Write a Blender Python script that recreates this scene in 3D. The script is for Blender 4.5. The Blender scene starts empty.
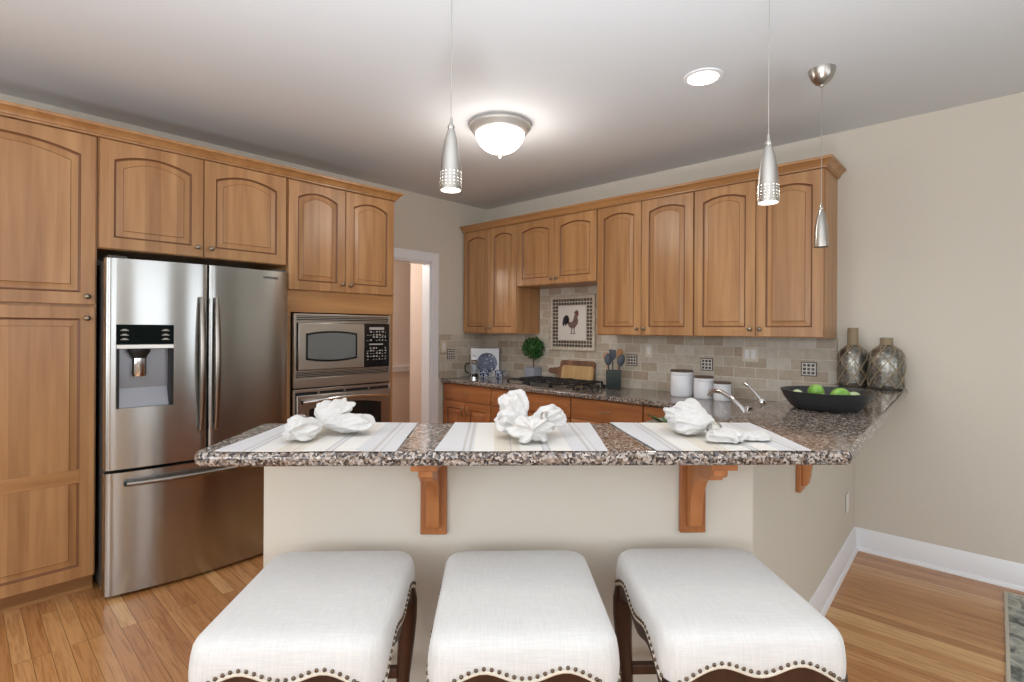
import bpy, bmesh, math, random
from mathutils import Vector, Matrix
random.seed(7)
PI = math.pi
SC = bpy.context.scene
COL = SC.collection

# ------------------------------------------------------------------ camera
F_PX, CY = 519.07, 329.4
CAM = Vector((4.146, -4.0075, 1.4148))
yaw, roll = math.radians(43.05), math.radians(0.3525)
fw = Vector((-math.sin(yaw), math.cos(yaw), 0)); rt = Vector((math.cos(yaw), math.sin(yaw), 0)); upv = Vector((0, 0, 1))
ex = rt * math.cos(roll) + upv * math.sin(roll)
ey = upv * math.cos(roll) - rt * math.sin(roll)
cd = bpy.data.cameras.new('camera'); cam = bpy.data.objects.new('camera', cd); COL.objects.link(cam)
m = Matrix((ex, ey, -fw)).transposed().to_4x4(); m.translation = CAM
cam.matrix_world = m
cd.sensor_fit = 'HORIZONTAL'; cd.sensor_width = 36.0; cd.lens = F_PX / 1024 * 36.0
cd.shift_y = (CY - 341.0) / 1024.0
cd.clip_start = 0.05
SC.camera = cam

# ------------------------------------------------------------------ view, world, lights
SC.view_settings.view_transform = 'Standard'; SC.view_settings.look = 'None'
SC.view_settings.gamma = 1.0; SC.view_settings.use_curve_mapping = False
SC.view_settings.exposure = 0.0
SC.cycles.use_denoising = True
SC.cycles.max_bounces = 8; SC.cycles.diffuse_bounces = 5; SC.cycles.glossy_bounces = 4
SC.cycles.sample_clamp_indirect = 6.0
W = bpy.data.worlds.new('sky'); SC.world = W; W.use_nodes = True
W.node_tree.nodes['Background'].inputs[0].default_value = (0.75, 0.87, 1.0, 1)
W.node_tree.nodes['Background'].inputs[1].default_value = 1.2
ROOM_X, ROOM_Y, HC = 7.0, -7.0, 2.74
WIN_R = [(-6.3, -4.9), (-4.3, -2.9), (-2.2, -1.2)]     # windows in the right wall (Y ranges)
WIN_F = [(1.2, 2.4), (3.0, 4.4), (5.0, 6.4)]           # windows in the front wall (X ranges)
WZ = (0.85, 2.30)

def area(name, loc, rot, sx, sy, power, col):
    l = bpy.data.lights.new(name, 'AREA'); l.shape = 'RECTANGLE'; l.size = sx; l.size_y = sy
    l.energy = power; l.color = col
    o = bpy.data.objects.new(name, l); COL.objects.link(o); o.location = loc; o.rotation_euler = rot
    return o
DAY = (0.97, 0.985, 1.0)
for a, b in WIN_R:
    area('daylight', (ROOM_X + 0.16, (a + b) / 2, sum(WZ) / 2), (0, PI / 2, 0), WZ[1] - WZ[0], b - a, 13 * (b - a), DAY)
for a, b in WIN_F:
    area('daylight', ((a + b) / 2, ROOM_Y - 0.16, sum(WZ) / 2), (PI / 2, 0, 0), b - a, WZ[1] - WZ[0], 27 * (b - a), DAY)

def spot(name, loc, power, size, col, rad=0.03):
    l = bpy.data.lights.new(name, 'SPOT'); l.energy = power; l.spot_size = size; l.spot_blend = 0.6
    l.color = col; l.shadow_soft_size = rad
    o = bpy.data.objects.new(name, l); COL.objects.link(o); o.location = loc
    return o
def point(name, loc, power, rad, col):
    l = bpy.data.lights.new(name, 'POINT'); l.energy = power; l.color = col; l.shadow_soft_size = rad
    o = bpy.data.objects.new(name, l); COL.objects.link(o); o.location = loc
    return o
uplight = spot('added_ceiling_uplight', (4.2, -4.2, 0.62), 440, 2.5, (0.88, 0.95, 1.0), 0.25); uplight.rotation_euler = (PI, 0, 0)  # unseen uplight without a fixture, added to brighten the ceiling
point('added_hall_fill', (-0.95, -1.6, 2.2), 34, 0.12, (1.0, 0.93, 0.88))  # added fill light that brightens the hall; no lamp hangs there

# ------------------------------------------------------------------ colour + materials
def lin(c):
    return tuple(((v / 255) / 12.92 if v / 255 <= 0.04045 else ((v / 255 + 0.055) / 1.055) ** 2.4) for v in c) + (1.0,)
def mat(name, col, rough=0.5, metal=0.0, spec=0.5, aniso=0.0, emit=0.0, coat=0.0, trans=0.0, sheen=0.0):
    M = bpy.data.materials.new(name); M.use_nodes = True
    b = M.node_tree.nodes['Principled BSDF']
    b.inputs['Base Color'].default_value = lin(col)
    b.inputs['Roughness'].default_value = rough; b.inputs['Metallic'].default_value = metal
    b.inputs['Specular IOR Level'].default_value = spec
    b.inputs['Anisotropic'].default_value = aniso
    b.inputs['Coat Weight'].default_value = coat
    b.inputs['Transmission Weight'].default_value = trans
    b.inputs['Sheen Weight'].default_value = sheen
    if emit:
        b.inputs['Emission Color'].default_value = lin(col); b.inputs['Emission Strength'].default_value = emit
    return M
class NT:
    def __init__(s, M): s.M = M; s.t = M.node_tree; s.b = s.t.nodes['Principled BSDF']
    def n(s, typ, **k):
        o = s.t.nodes.new(typ)
        for a, v in k.items():
            if a.startswith('i_'):
                key = a[2:]; key = int(key) if key.isdigit() else key.replace('_', ' ')
                o.inputs[key].default_value = v
            else: setattr(o, a, v)
        return o
    def l(s, a, b): s.t.links.new(a, b)
    def coords(s, scale=(1, 1, 1), which='Object', rnd=0.0):
        tc = s.n('ShaderNodeTexCoord'); mp = s.n('ShaderNodeMapping'); mp.inputs['Scale'].default_value = scale
        src = tc.outputs[which]
        if rnd:
            oi = s.n('ShaderNodeObjectInfo'); mu = s.n('ShaderNodeMath', operation='MULTIPLY'); mu.inputs[1].default_value = rnd
            s.l(oi.outputs['Random'], mu.inputs[0])
            ad = s.n('ShaderNodeVectorMath', operation='ADD'); s.l(src, ad.inputs[0]); s.l(mu.outputs[0], ad.inputs[1]); src = ad.outputs[0]
        s.l(src, mp.inputs['Vector']); return mp.outputs['Vector']
    def noise(s, vec, scale, detail=3, rough=0.5, dist=0.0):
        o = s.n('ShaderNodeTexNoise'); o.inputs['Scale'].default_value = scale; o.inputs['Detail'].default_value = detail
        o.inputs['Roughness'].default_value = rough; o.inputs['Distortion'].default_value = dist
        s.l(vec, o.inputs['Vector']); return o.outputs['Fac']
    def ramp(s, fac, stops, interp='LINEAR'):
        o = s.n('ShaderNodeValToRGB'); cr = o.color_ramp; cr.interpolation = interp
        while len(cr.elements) < len(stops): cr.elements.new(0.5)
        for e, (p, c) in zip(cr.elements, stops):
            e.position = p; e.color = lin(c) if len(c) == 3 else c
        s.l(fac, o.inputs['Fac']); return o.outputs['Color']
    def mix(s, fac, a, b, mode='MIX'):
        o = s.n('ShaderNodeMix', data_type='RGBA', blend_type=mode)
        if isinstance(fac, (int, float)): o.inputs[0].default_value = fac
        else: s.l(fac, o.inputs[0])
        for i, v in ((6, a), (7, b)):
            if isinstance(v, tuple): o.inputs[i].default_value = v
            else: s.l(v, o.inputs[i])
        return o.outputs[2]
    def bump(s, h, strength=0.3, dist=0.01):
        o = s.n('ShaderNodeBump'); o.inputs['Strength'].default_value = strength; o.inputs['Distance'].default_value = dist
        s.l(h, o.inputs['Height']); s.l(o.outputs[0], s.b.inputs['Normal'])
    def math(s, op, a, b=None):
        o = s.n('ShaderNodeMath', operation=op)
        for i, v in ((0, a), (1, b)):
            if v is None: continue
            if isinstance(v, (int, float)): o.inputs[i].default_value = v
            else: s.l(v, o.inputs[i])
        return o.outputs[0]
    def base(s, c): s.l(c, s.b.inputs['Base Color'])

def wood_mat(name, light, dark, rough=0.33, vertical=True, boards=13.0):
    M = mat(name, light, rough, coat=0.0); t = NT(M)
    sc = (16, 16, 1.1) if vertical else (1.1, 16, 16)
    v = t.coords(sc, rnd=7.3)
    g = t.noise(v, 1.3, 4, 0.5, 0.2)
    c = t.ramp(g, [(0.3, dark), (0.68, light)])
    tc = t.coords((1, 1, 1), rnd=7.3)
    sep = t.n('ShaderNodeSeparateXYZ'); t.l(tc, sep.inputs[0])
    bx = t.math('FLOOR', t.math('MULTIPLY', sep.outputs[0 if vertical else 2], boards))
    wn = t.n('ShaderNodeTexWhiteNoise', noise_dimensions='1D'); t.l(bx, wn.inputs['W'])
    tone = t.ramp(wn.outputs['Value'], [(0.0, (0.70, 0.66, 0.62, 1)), (1.0, (1.0, 1.0, 1.0, 1))])
    c = t.mix(0.75, c, tone, 'MULTIPLY')
    blot = t.noise(t.coords((3, 3, 1.5), rnd=3.1), 1.6, 3, 0.5)
    c = t.mix(t.math('MULTIPLY', t.math('SUBTRACT', blot, 0.45), 0.6), c, lin(dark))
    t.base(c); return M
WOOD = wood_mat('honey_maple', (194, 149, 101), (167, 120, 76))
WOODH = wood_mat('honey_maple_rail', (189, 142, 92), (163, 116, 71), vertical=False)
BASEWOOD = wood_mat('base_maple', (188, 126, 76), (156, 96, 56), vertical=False)
CORBELW = wood_mat('corbel_maple', (196, 132, 82), (168, 104, 60))
GLAZE = mat('burnished_glaze', (118, 76, 46), 0.4)
DARKWOOD = wood_mat('stool_walnut', (78, 46, 28), (44, 24, 14), 0.35)
PALEWOOD = wood_mat('board_ash', (214, 182, 130), (186, 146, 92), 0.6)
BROWNWOOD = wood_mat('board_walnut', (150, 104, 72), (88, 58, 42), 0.6)

WALL = mat('wall_paint', (210, 204, 192), 0.85); t = NT(WALL); t.bump(t.noise(t.coords(), 220, 2), 0.04, 0.002)
HALLP = mat('hall_paint', (216, 198, 184), 0.85); t = NT(HALLP); t.bump(t.noise(t.coords(), 220, 2), 0.04, 0.002)
CEIL = mat('ceiling_paint', (214, 217, 220), 0.9); t = NT(CEIL); t.bump(t.noise(t.coords(), 150, 3), 0.06, 0.003)
TRIM = mat('trim_white', (236, 238, 242), 0.4)
PLATE = mat('almond_plastic', (214, 206, 190), 0.4)
WHITEP = mat('white_plastic', (232, 232, 230), 0.4)
BLACK = mat('black_gloss', (14, 15, 16), 0.12)
BLACKM = mat('black_matte', (20, 20, 21), 0.55)
IRON = mat('cast_iron', (26, 27, 30), 0.42)
CHROME = mat('chrome', (222, 222, 224), 0.10, 1.0)
NICKEL = mat('brushed_nickel', (186, 182, 176), 0.28, 1.0)
HANDLE = mat('fridge_handle_metal', (142, 136, 130), 0.25, 1.0)
PEWTER = mat('pewter_knob', (150, 140, 126), 0.3, 1.0)
FRAMEG = mat('aged_silver_frame', (196, 194, 190), 0.35, 0.5)

STEEL = mat('brushed_steel', (164, 165, 164), 0.20, 1.0, aniso=0.88); t = NT(STEEL); t.b.inputs['Anisotropic Rotation'].default_value = 0.25
tg = t.n('ShaderNodeTangent', direction_type='RADIAL', axis='Z'); t.l(tg.outputs[0], t.b.inputs['Tangent'])
n1 = t.noise(t.coords((1.5, 1.5, 260)), 2.0, 2)
t.base(t.mix(t.math('MULTIPLY', n1, 0.25), lin((182, 183, 181)), lin((138, 138, 136))))
STEELW = mat('oven_steel', (196, 190, 182), 0.3, 1.0)
GREYCASE = mat('fridge_case', (70, 68, 66), 0.5)
DISPG = mat('dispenser_grey', (150, 152, 158), 0.35, 0.6)
DGLASS = mat('oven_glass', (30, 28, 26), 0.08)
MGLASS = mat('microwave_glass', (104, 108, 108), 0.14)
KEYS = mat('key_print', (170, 165, 158), 0.5)
DISP = mat('display_glass', (6, 16, 14), 0.4, spec=0.05)

# granite
GRAN = mat('speckled_granite', (120, 100, 88), 0.09, spec=0.6); t = NT(GRAN)
v = t.coords()
vo = t.n('ShaderNodeTexVoronoi'); vo.inputs['Scale'].default_value = 150; vo.inputs['Randomness'].default_value = 1.0
dn = t.n('ShaderNodeTexNoise'); dn.inputs['Scale'].default_value = 60; t.l(v, dn.inputs['Vector'])
dm = t.n('ShaderNodeVectorMath', operation='MULTIPLY_ADD'); t.l(dn.outputs['Color'], dm.inputs[0]); dm.inputs[1].default_value = (0.014,) * 3; t.l(v, dm.inputs[2])
t.l(dm.outputs[0], vo.inputs['Vector'])
sp = t.n('ShaderNodeSeparateColor'); t.l(vo.outputs['Color'], sp.inputs[0])
c1 = t.ramp(sp.outputs[0], [(0.0, (18, 17, 18)), (0.27, (50, 46, 45)), (0.38, (120, 104, 92)), (0.56, (162, 146, 132)), (0.78, (204, 198, 192)), (0.92, (98, 98, 102))])
c2 = t.ramp(t.noise(v, 16, 3), [(0.40, (124, 98, 78)), (0.62, (78, 68, 62))])
t.base(t.mix(0.2, c1, c2))
# floor planks, running along X
FLOOR = mat('oak_planks', (190, 140, 90), 0.24, coat=0.15); t = NT(FLOOR)
v = t.coords()
br = t.n('ShaderNodeTexBrick', offset=0.37, offset_frequency=3); br.inputs['Scale'].default_value = 1.0
br.inputs['Brick Width'].default_value = 1.15; br.inputs['Row Height'].default_value = 0.062; br.inputs['Mortar Size'].default_value = 0.0008
br.inputs['Mortar Smooth'].default_value = 0.2; br.inputs['Bias'].default_value = 0.0
br.inputs['Color1'].default_value = (0, 0, 0, 1); br.inputs['Color2'].default_value = (1, 1, 1, 1); br.inputs['Mortar'].default_value = (0.5, 0.5, 0.5, 1)
t.l(v, br.inputs['Vector'])
tone = t.ramp(br.outputs['Color'], [(0.0, (184, 128, 78)), (0.35, (194, 139, 86)), (0.75, (202, 148, 94)), (1.0, (222, 176, 120))])
vs = t.n('ShaderNodeVectorMath', operation='MULTIPLY_ADD'); t.l(br.outputs['Color'], vs.inputs[0]); vs.inputs[1].default_value = (9, 5, 3); t.l(v, vs.inputs[2])
mp = t.n('ShaderNodeMapping'); mp.inputs['Scale'].default_value = (1.4, 22, 1); t.l(vs.outputs[0], mp.inputs['Vector'])
gr = t.noise(mp.outputs[0], 2.2, 6, 0.62, 1.2)
gc = t.ramp(gr, [(0.36, (0.62, 0.52, 0.44, 1)), (0.55, (1, 1, 1, 1))])
c = t.mix(0.75, tone, gc, 'MULTIPLY')
c = t.mix(br.outputs['Fac'], c, lin((84, 52, 30)))
t.base(c); t.bump(t.math('SUBTRACT', 1.0, br.outputs['Fac']), 0.35, 0.002)
# travertine backsplash (uses the wall plane: x or y plus z)
def tile_mat(name, swap):
    M = mat(name, (190, 178, 160), 0.45); t = NT(M)
    tc = t.coords(); sep = t.n('ShaderNodeSeparateXYZ'); t.l(tc, sep.inputs[0]); cb = t.n('ShaderNodeCombineXYZ')
    t.l(sep.outputs[1 if swap else 0], cb.inputs[0]); t.l(sep.outputs[2], cb.inputs[1])
    off = t.n('ShaderNodeVectorMath', operation='ADD'); t.l(cb.outputs[0], off.inputs[0]); off.inputs[1].default_value = (0.03, -0.914 + 0.0765 * 20, 0)
    br = t.n('ShaderNodeTexBrick', offset=0.5); br.inputs['Scale'].default_value = 1
    br.inputs['Brick Width'].default_value = 0.156; br.inputs['Row Height'].default_value = 0.0765; br.inputs['Mortar Size'].default_value = 0.0034; br.inputs['Mortar Smooth'].default_value = 0.5
    br.inputs['Color1'].default_value = (0, 0, 0, 1); br.inputs['Color2'].default_value = (1, 1, 1, 1); br.inputs['Mortar'].default_value = (0.5, 0.5, 0.5, 1)
    t.l(off.outputs[0], br.inputs['Vector'])
    tone = t.ramp(br.outputs['Color'], [(0.0, (176, 158, 138)), (0.45, (194, 184, 166)), (1.0, (208, 202, 190))])
    ns = t.noise(tc, 24, 5, 0.65)
    c = t.mix(0.6, tone, t.ramp(ns, [(0.35, (0.78, 0.74, 0.70, 1)), (0.62, (1, 1, 1, 1))]), 'MULTIPLY')
    c = t.mix(br.outputs['Fac'], c, lin((214, 208, 196)))
    t.base(c)
    h = t.math('SUBTRACT', t.math('MULTIPLY', ns, 0.25), br.outputs['Fac']); t.bump(h, 0.5, 0.003)
    return M
TILE_B = tile_mat('travertine_tile', False); TILE_A = tile_mat('travertine_tile_side', True)
STONE = mat('cream_stone', (206, 196, 178), 0.5); t = NT(STONE); t.base(t.ramp(t.noise(t.coords(), 30, 4), [(0.3, (186, 172, 152)), (0.7, (212, 204, 190))]))
DKTILE = mat('dark_mosaic', (66, 60, 56), 0.3); t = NT(DKTILE); t.base(t.ramp(t.noise(t.coords(), 45, 2), [(0.35, (40, 36, 36)), (0.65, (104, 92, 82))]))
CRACK = mat('cream_glazed_tile', (224, 218, 210), 0.3)
FEATHER = mat('rooster_feather', (92, 70, 66), 0.4); t = NT(FEATHER); t.base(t.ramp(t.noise(t.coords(), 110, 2), [(0.4, (58, 44, 46)), (0.6, (150, 122, 110))]))
TAILF = mat('rooster_tail', (48, 48, 56), 0.4); COMB = mat('rooster_comb', (104, 58, 54), 0.4)

LINEN = mat('cream_linen', (218, 217, 214), 0.9, sheen=0.2); t = NT(LINEN)
vv = t.coords((1, 1, 1)); n1 = t.noise(t.coords((350, 18, 18)), 1, 3); n2 = t.noise(t.coords((18, 350, 350)), 1, 3)
w = t.math('ADD', n1, n2); t.base(t.ramp(t.math('MULTIPLY', w, 0.5), [(0.38, (210, 209, 207)), (0.62, (221, 220, 218))])); t.bump(w, 0.12, 0.001)
NAPK = mat('white_napkin_cloth', (208, 207, 205), 0.9, sheen=0.15); t = NT(NAPK); t.bump(t.noise(t.coords(), 24, 4, 0.6), 0.35, 0.012)
MATC = mat('striped_placemat', (226, 222, 214), 0.9); t = NT(MATC)
tc = t.coords(); sep = t.n('ShaderNodeSeparateXYZ'); t.l(tc, sep.inputs[0])
pos = t.math('MULTIPLY', t.math('ADD', sep.outputs[0], 0.23), 1 / 0.46)
W1, G1, T1, D1 = (222, 220, 215), (206, 206, 209), (213, 206, 193), (186, 183, 180)
c = t.ramp(pos, [(0.0, G1), (0.10, D1), (0.115, G1), (0.14, D1), (0.155, G1), (0.17, W1), (0.30, T1), (0.40, D1), (0.41, T1), (0.46, W1), (0.52, W1), (0.60, D1), (0.61, G1), (0.64, D1), (0.65, W1), (0.74, W1), (0.78, G1), (0.88, D1), (0.90, G1), (0.93, D1), (0.94, G1)], 'CONSTANT')
t.base(c); t.bump(t.noise(t.coords((20, 500, 20)), 1, 2), 0.2, 0.001)

GLASSB = mat('mercury_glass', (150, 148, 140), 0.24, 0.75); t = NT(GLASSB)
t.base(t.ramp(t.noise(t.coords(), 60, 6, 0.7), [(0.35, (84, 80, 68)), (0.5, (132, 130, 122)), (0.7, (172, 172, 170))]))
ROPE = mat('jute_rope', (150, 134, 108), 0.9)
CERW = mat('white_ceramic', (226, 229, 234), 0.18); CERG = mat('grey_stoneware', (150, 154, 166), 0.5)
SLATE = mat('slate_green_ceramic', (54, 64, 62), 0.35); LID = mat('dark_wood_lid', (92, 74, 62), 0.4)
CHAR = mat('charcoal_bowl', (42, 44, 46), 0.42)
LIME = mat('lime_skin', (112, 168, 62), 0.35); t = NT(LIME); t.base(t.ramp(t.noise(t.coords(), 30, 3), [(0.3, (92, 146, 44)), (0.7, (150, 196, 92))])); t.bump(t.noise(t.coords(), 420, 1), 0.15, 0.001)
PALEF = mat('pale_fruit_skin', (190, 206, 160), 0.4)
LEAF = mat('boxwood_leaf', (38, 92, 36), 0.5); t = NT(LEAF); t.base(t.ramp(t.noise(t.coords(), 60, 2), [(0.3, (18, 52, 20)), (0.7, (66, 120, 52))]))
BARK = mat('plant_stem', (92, 70, 48), 0.8); SOIL = mat('potting_soil', (52, 40, 32), 0.95)
BLUEC = mat('cobalt_pattern_ceramic', (44, 66, 118), 0.2); t = NT(BLUEC); t.base(t.ramp(t.noise(t.coords(), 60, 3), [(0.48, (30, 48, 96)), (0.56, (200, 208, 220))]))
PLATEB = mat('blue_plate_glaze', (60, 76, 110), 0.25); t = NT(PLATEB)
vo = t.n('ShaderNodeTexVoronoi', feature='DISTANCE_TO_EDGE'); vo.inputs['Scale'].default_value = 34; t.l(t.coords(), vo.inputs['Vector'])
t.base(t.ramp(vo.outputs['Distance'], [(0.10, (52, 66, 98)), (0.22, (70, 86, 120)), (0.34, (188, 194, 206))]))
CLEAR = mat('clear_glass', (235, 240, 240), 0.03, trans=1.0); COFFEE = mat('black_coffee', (20, 12, 8), 0.2)
SPOONW = mat('beech_spoon', (176, 126, 82), 0.6); GREYSIL = mat('grey_silicone', (72, 78, 86), 0.5); PINKW = mat('rosy_wood', (196, 148, 120), 0.6)
BULB = mat('lamp_glow', (255, 248, 238), 0.4, emit=9.0); GLOBE = mat('frosted_glass_glow', (255, 250, 244), 0.4, emit=6.0)
DARKBULB = mat('unlit_lamp_glass', (120, 120, 118), 0.3)
RUG = mat('grey_marbled_rug', (160, 160, 152), 0.95); t = NT(RUG); t.base(t.ramp(t.noise(t.coords(), 9, 6, 0.65, 1.5), [(0.36, (96, 98, 94)), (0.5, (158, 160, 152)), (0.64, (196, 194, 182))])); t.bump(t.noise(t.coords(), 300, 1), 0.4, 0.004)
RUGE = mat('rug_binding', (196, 188, 172), 0.95)
NAIL = mat('bronze_nailhead', (112, 98, 84), 0.28, 1.0); PIPE = mat('linen_piping', (222, 214, 198), 0.9)
GROUND = mat('lawn', (96, 120, 70), 0.95)

# ------------------------------------------------------------------ mesh helpers
class MB:
    def __init__(s, mtx=None): s.bm = bmesh.new(); s.M = mtx
    def _v(s, p):
        p = Vector(p)
        return s.bm.verts.new(s.M @ p if s.M else p)
    def face(s, vs):
        try: return s.bm.faces.new(vs)
        except ValueError: return None
    def box(s, x0, y0, z0, x1, y1, z1):
        v = [s._v((x, y, z)) for x in (x0, x1) for y in (y0, y1) for z in (z0, z1)]
        for f in ((0, 1, 3, 2), (4, 6, 7, 5), (0, 4, 5, 1), (2, 3, 7, 6), (0, 2, 6, 4), (1, 5, 7, 3)): s.face([v[i] for i in f])
        return s
    def prism(s, pts, a, b, axis='Z'):
        def P(p, h): return {'Z': (p[0], p[1], h), 'Y': (p[0], h, p[1]), 'X': (h, p[0], p[1])}[axis]
        lo = [s._v(P(p, a)) for p in pts]; hi = [s._v(P(p, b)) for p in pts]; n = len(pts)
        s.face(lo[::-1]); s.face(hi)
        for i in range(n): s.face([lo[i], lo[(i + 1) % n], hi[(i + 1) % n], hi[i]])
        return s
    def loft(s, rings, cap0=True, cap1=True, closed=True):
        R = [[s._v(p) for p in r] for r in rings]; n = len(R[0])
        for a, b in zip(R, R[1:]):
            for i in range(n if closed else n - 1): s.face([a[i], a[(i + 1) % n], b[(i + 1) % n], b[i]])
        if cap0: s.face(R[0][::-1])
        if cap1: s.face(R[-1])
        return s
    def lathe(s, prof, c=(0, 0, 0), seg=24, sx=1, sy=1):
        rings = []
        for r, z in prof:
            r = max(r, 0.0004)
            rings.append([(c[0] + sx * r * math.cos(2 * PI * k / seg), c[1] + sy * r * math.sin(2 * PI * k / seg), c[2] + z) for k in range(seg)])
        return s.loft(rings)
    def tube(s, pts, r, seg=8, flat=1.0):
        pts = [Vector(p) for p in pts]; n = len(pts); rr = r if isinstance(r, (list, tuple)) else [r] * n
        rings = []; up = Vector((0, 0, 1)); prev = None
        for i, p in enumerate(pts):
            d = (pts[min(i + 1, n - 1)] - pts[max(i - 1, 0)]).normalized()
            if prev is None:
                a = d.cross(up)
                if a.length < 0.05: a = d.cross(Vector((0, 1, 0)))
            else: a = prev - d * prev.dot(d)
            a.normalize(); prev = a; b = d.cross(a)
            rings.append([p + a * math.cos(2 * PI * k / seg) * rr[i] + b * math.sin(2 * PI * k / seg) * rr[i] * flat for k in range(seg)])
        return s.loft(rings)
    def sphere(s, c, r, sx=1, sy=1, sz=1, u=16, v=10):
        prof = [(r * math.sin(PI * k / v), -r * math.cos(PI * k / v)) for k in range(v + 1)]
        rings = [[(c[0] + sx * max(q, 1e-4) * math.cos(2 * PI * k / u), c[1] + sy * max(q, 1e-4) * math.sin(2 * PI * k / u), c[2] + sz * z) for k in range(u)] for q, z in prof]
        return s.loft(rings)
    def grid(s, P, nu, nv, wrap=False):
        V = [[s._v(P(i / nu, j / nv)) for j in range(nv + 1)] for i in range(nu + 1)]
        for i in range(nu):
            for j in range(nv): s.face([V[i][j], V[i + 1][j], V[i + 1][j + 1], V[i][j + 1]])
        return s
    def build(s, name, material, parent=None, loc=(0, 0, 0), rz=0.0, rot=None, bevel=0.0, seg=2, ang=35, mods=()):
        bmesh.ops.recalc_face_normals(s.bm, faces=s.bm.faces[:])
        me = bpy.data.meshes.new(name); s.bm.to_mesh(me); s.bm.free()
        for p in me.polygons: p.use_smooth = True
        me.set_sharp_from_angle(angle=math.radians(ang))
        me.materials.append(material)
        o = bpy.data.objects.new(name, me); COL.objects.link(o)
        o.location = loc; o.rotation_euler = rot if rot else (0, 0, rz)
        if parent: o.parent = parent
        if bevel:
            b = o.modifiers.new('bevel', 'BEVEL'); b.width = bevel; b.segments = seg; b.limit_method = 'ANGLE'; b.angle_limit = math.radians(40); b.harden_normals = False
        return o
def tag(o, label=None, cat=None, group=None, kind=None):
    if label: o['label'] = label
    if cat: o['category'] = cat
    if group: o['group'] = group
    if kind: o['kind'] = kind
    return o
def thing(name, label, cat, loc=(0, 0, 0), rz=0.0, group=None):
    o = bpy.data.objects.new(name, None); COL.objects.link(o); o.empty_display_size = 0.1
    o.location = loc; o.rotation_euler = (0, 0, rz)
    return tag(o, label, cat, group)
def struct(o, label=None, cat=None): return tag(o, label, cat, kind='structure')
def copy_tree(o, parent=None, kids=None):
    c = o.copy(); COL.objects.link(c); c.parent = parent
    for ch in o.children[:]: copy_tree(ch, c)
    return c
def text_mesh(txt, size, name, material, parent, loc, rot, depth=0.0006):
    cu = bpy.data.curves.new(name + '_font', 'FONT'); cu.body = txt; cu.size = size; cu.extrude = depth
    cu.align_x = 'CENTER'; cu.align_y = 'CENTER'
    tmp = bpy.data.objects.new(name + '_tmp', cu); COL.objects.link(tmp)
    dg = bpy.context.evaluated_depsgraph_get(); me = bpy.data.meshes.new_from_object(tmp.evaluated_get(dg))
    bpy.data.objects.remove(tmp); bpy.data.curves.remove(cu); me.name = name
    me.materials.clear(); me.materials.append(material)
    o = bpy.data.objects.new(name, me); COL.objects.link(o); o.parent = parent; o.location = loc; o.rotation_euler = rot
    return o
def cut(o, cutters):
    """boolean holes, applied at once, nothing left behind"""
    for cb in cutters:
        md = o.modifiers.new('hole', 'BOOLEAN'); md.operation = 'DIFFERENCE'; md.object = cb; md.solver = 'EXACT'
    dg = bpy.context.evaluated_depsgraph_get(); dg.update()
    me = bpy.data.meshes.new_from_object(o.evaluated_get(dg)); old = o.data
    o.modifiers.clear(); o.data = me; bpy.data.meshes.remove(old)
    for cb in cutters: d = cb.data; bpy.data.objects.remove(cb); bpy.data.meshes.remove(d)
    for p in o.data.polygons: p.use_smooth = True
    o.data.set_sharp_from_angle(angle=math.radians(35))
    return o

# ------------------------------------------------------------------ room shell
T = 0.12
struct(MB().box(-2.6, ROOM_Y - T, -0.1, ROOM_X + T, 1.0, 0.0).build('floor', FLOOR), 'honey oak strip floor')
struct(MB().box(-T, ROOM_Y - T, HC, ROOM_X + T, T, HC + 0.1).build('ceiling', CEIL), 'smooth off-white ceiling')
struct(MB().box(-T, 0, 0, ROOM_X + T, T, HC).build('wall_back', WALL), 'long beige wall')
DOOR_Y0, DOOR_Y1, DOOR_Z = -1.56, -0.765, 2.085       # doorway in the left wall
w = MB(); w.box(-T, DOOR_Y1, 0, 0, 0, HC); w.box(-T, DOOR_Y0, DOOR_Z, 0, DOOR_Y1, HC); w.box(-T, ROOM_Y, 0, 0, DOOR_Y0, HC)
struct(w.build('wall_left', WALL), 'beige wall with a cased doorway')
def wall_with_windows(name, along, fixed, spans, lo, hi):
    w = MB()
    def b(a0, a1, z0, z1):
        if along == 'Y': w.box(fixed, a0, z0, fixed + T, a1, z1)
        else: w.box(a0, fixed - T, z0, a1, fixed, z1)
    cur = lo
    for a, c in spans:
        b(cur, a, 0, HC); b(a, c, 0, WZ[0]); b(a, c, WZ[1], HC); cur = c
    b(cur, hi, 0, HC)
    return struct(w.build(name, WALL))
wall_with_windows('wall_right', 'Y', ROOM_X, WIN_R, ROOM_Y, 0)
wall_with_windows('wall_front', 'X', ROOM_Y, WIN_F, -T, ROOM_X + T)
k = 1
for a, b in WIN_R:
    w = MB(); x0, x1 = ROOM_X - 0.02, ROOM_X + 0.06
    for y0, y1, z0, z1 in ((a, a + 0.05, *WZ), (b - 0.05, b, *WZ), (a, b, WZ[0], WZ[0] + 0.05), (a, b, WZ[1] - 0.05, WZ[1]), (a, b, 1.55, 1.60)): w.box(x0, y0, z0, x1, y1, z1)
    struct(w.build('window_%d' % k, TRIM)); k += 1
for a, b in WIN_F:
    w = MB(); y0, y1 = ROOM_Y - 0.06, ROOM_Y + 0.02
    for xa, xb, z0, z1 in ((a, a + 0.05, *WZ), (b - 0.05, b, *WZ), (a, b, WZ[0], WZ[0] + 0.05), (a, b, WZ[1] - 0.05, WZ[1]), (a, b, 1.55, 1.60)): w.box(xa, y0, z0, xb, y1, z1)
    struct(w.build('window_%d' % k, TRIM)); k += 1
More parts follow.
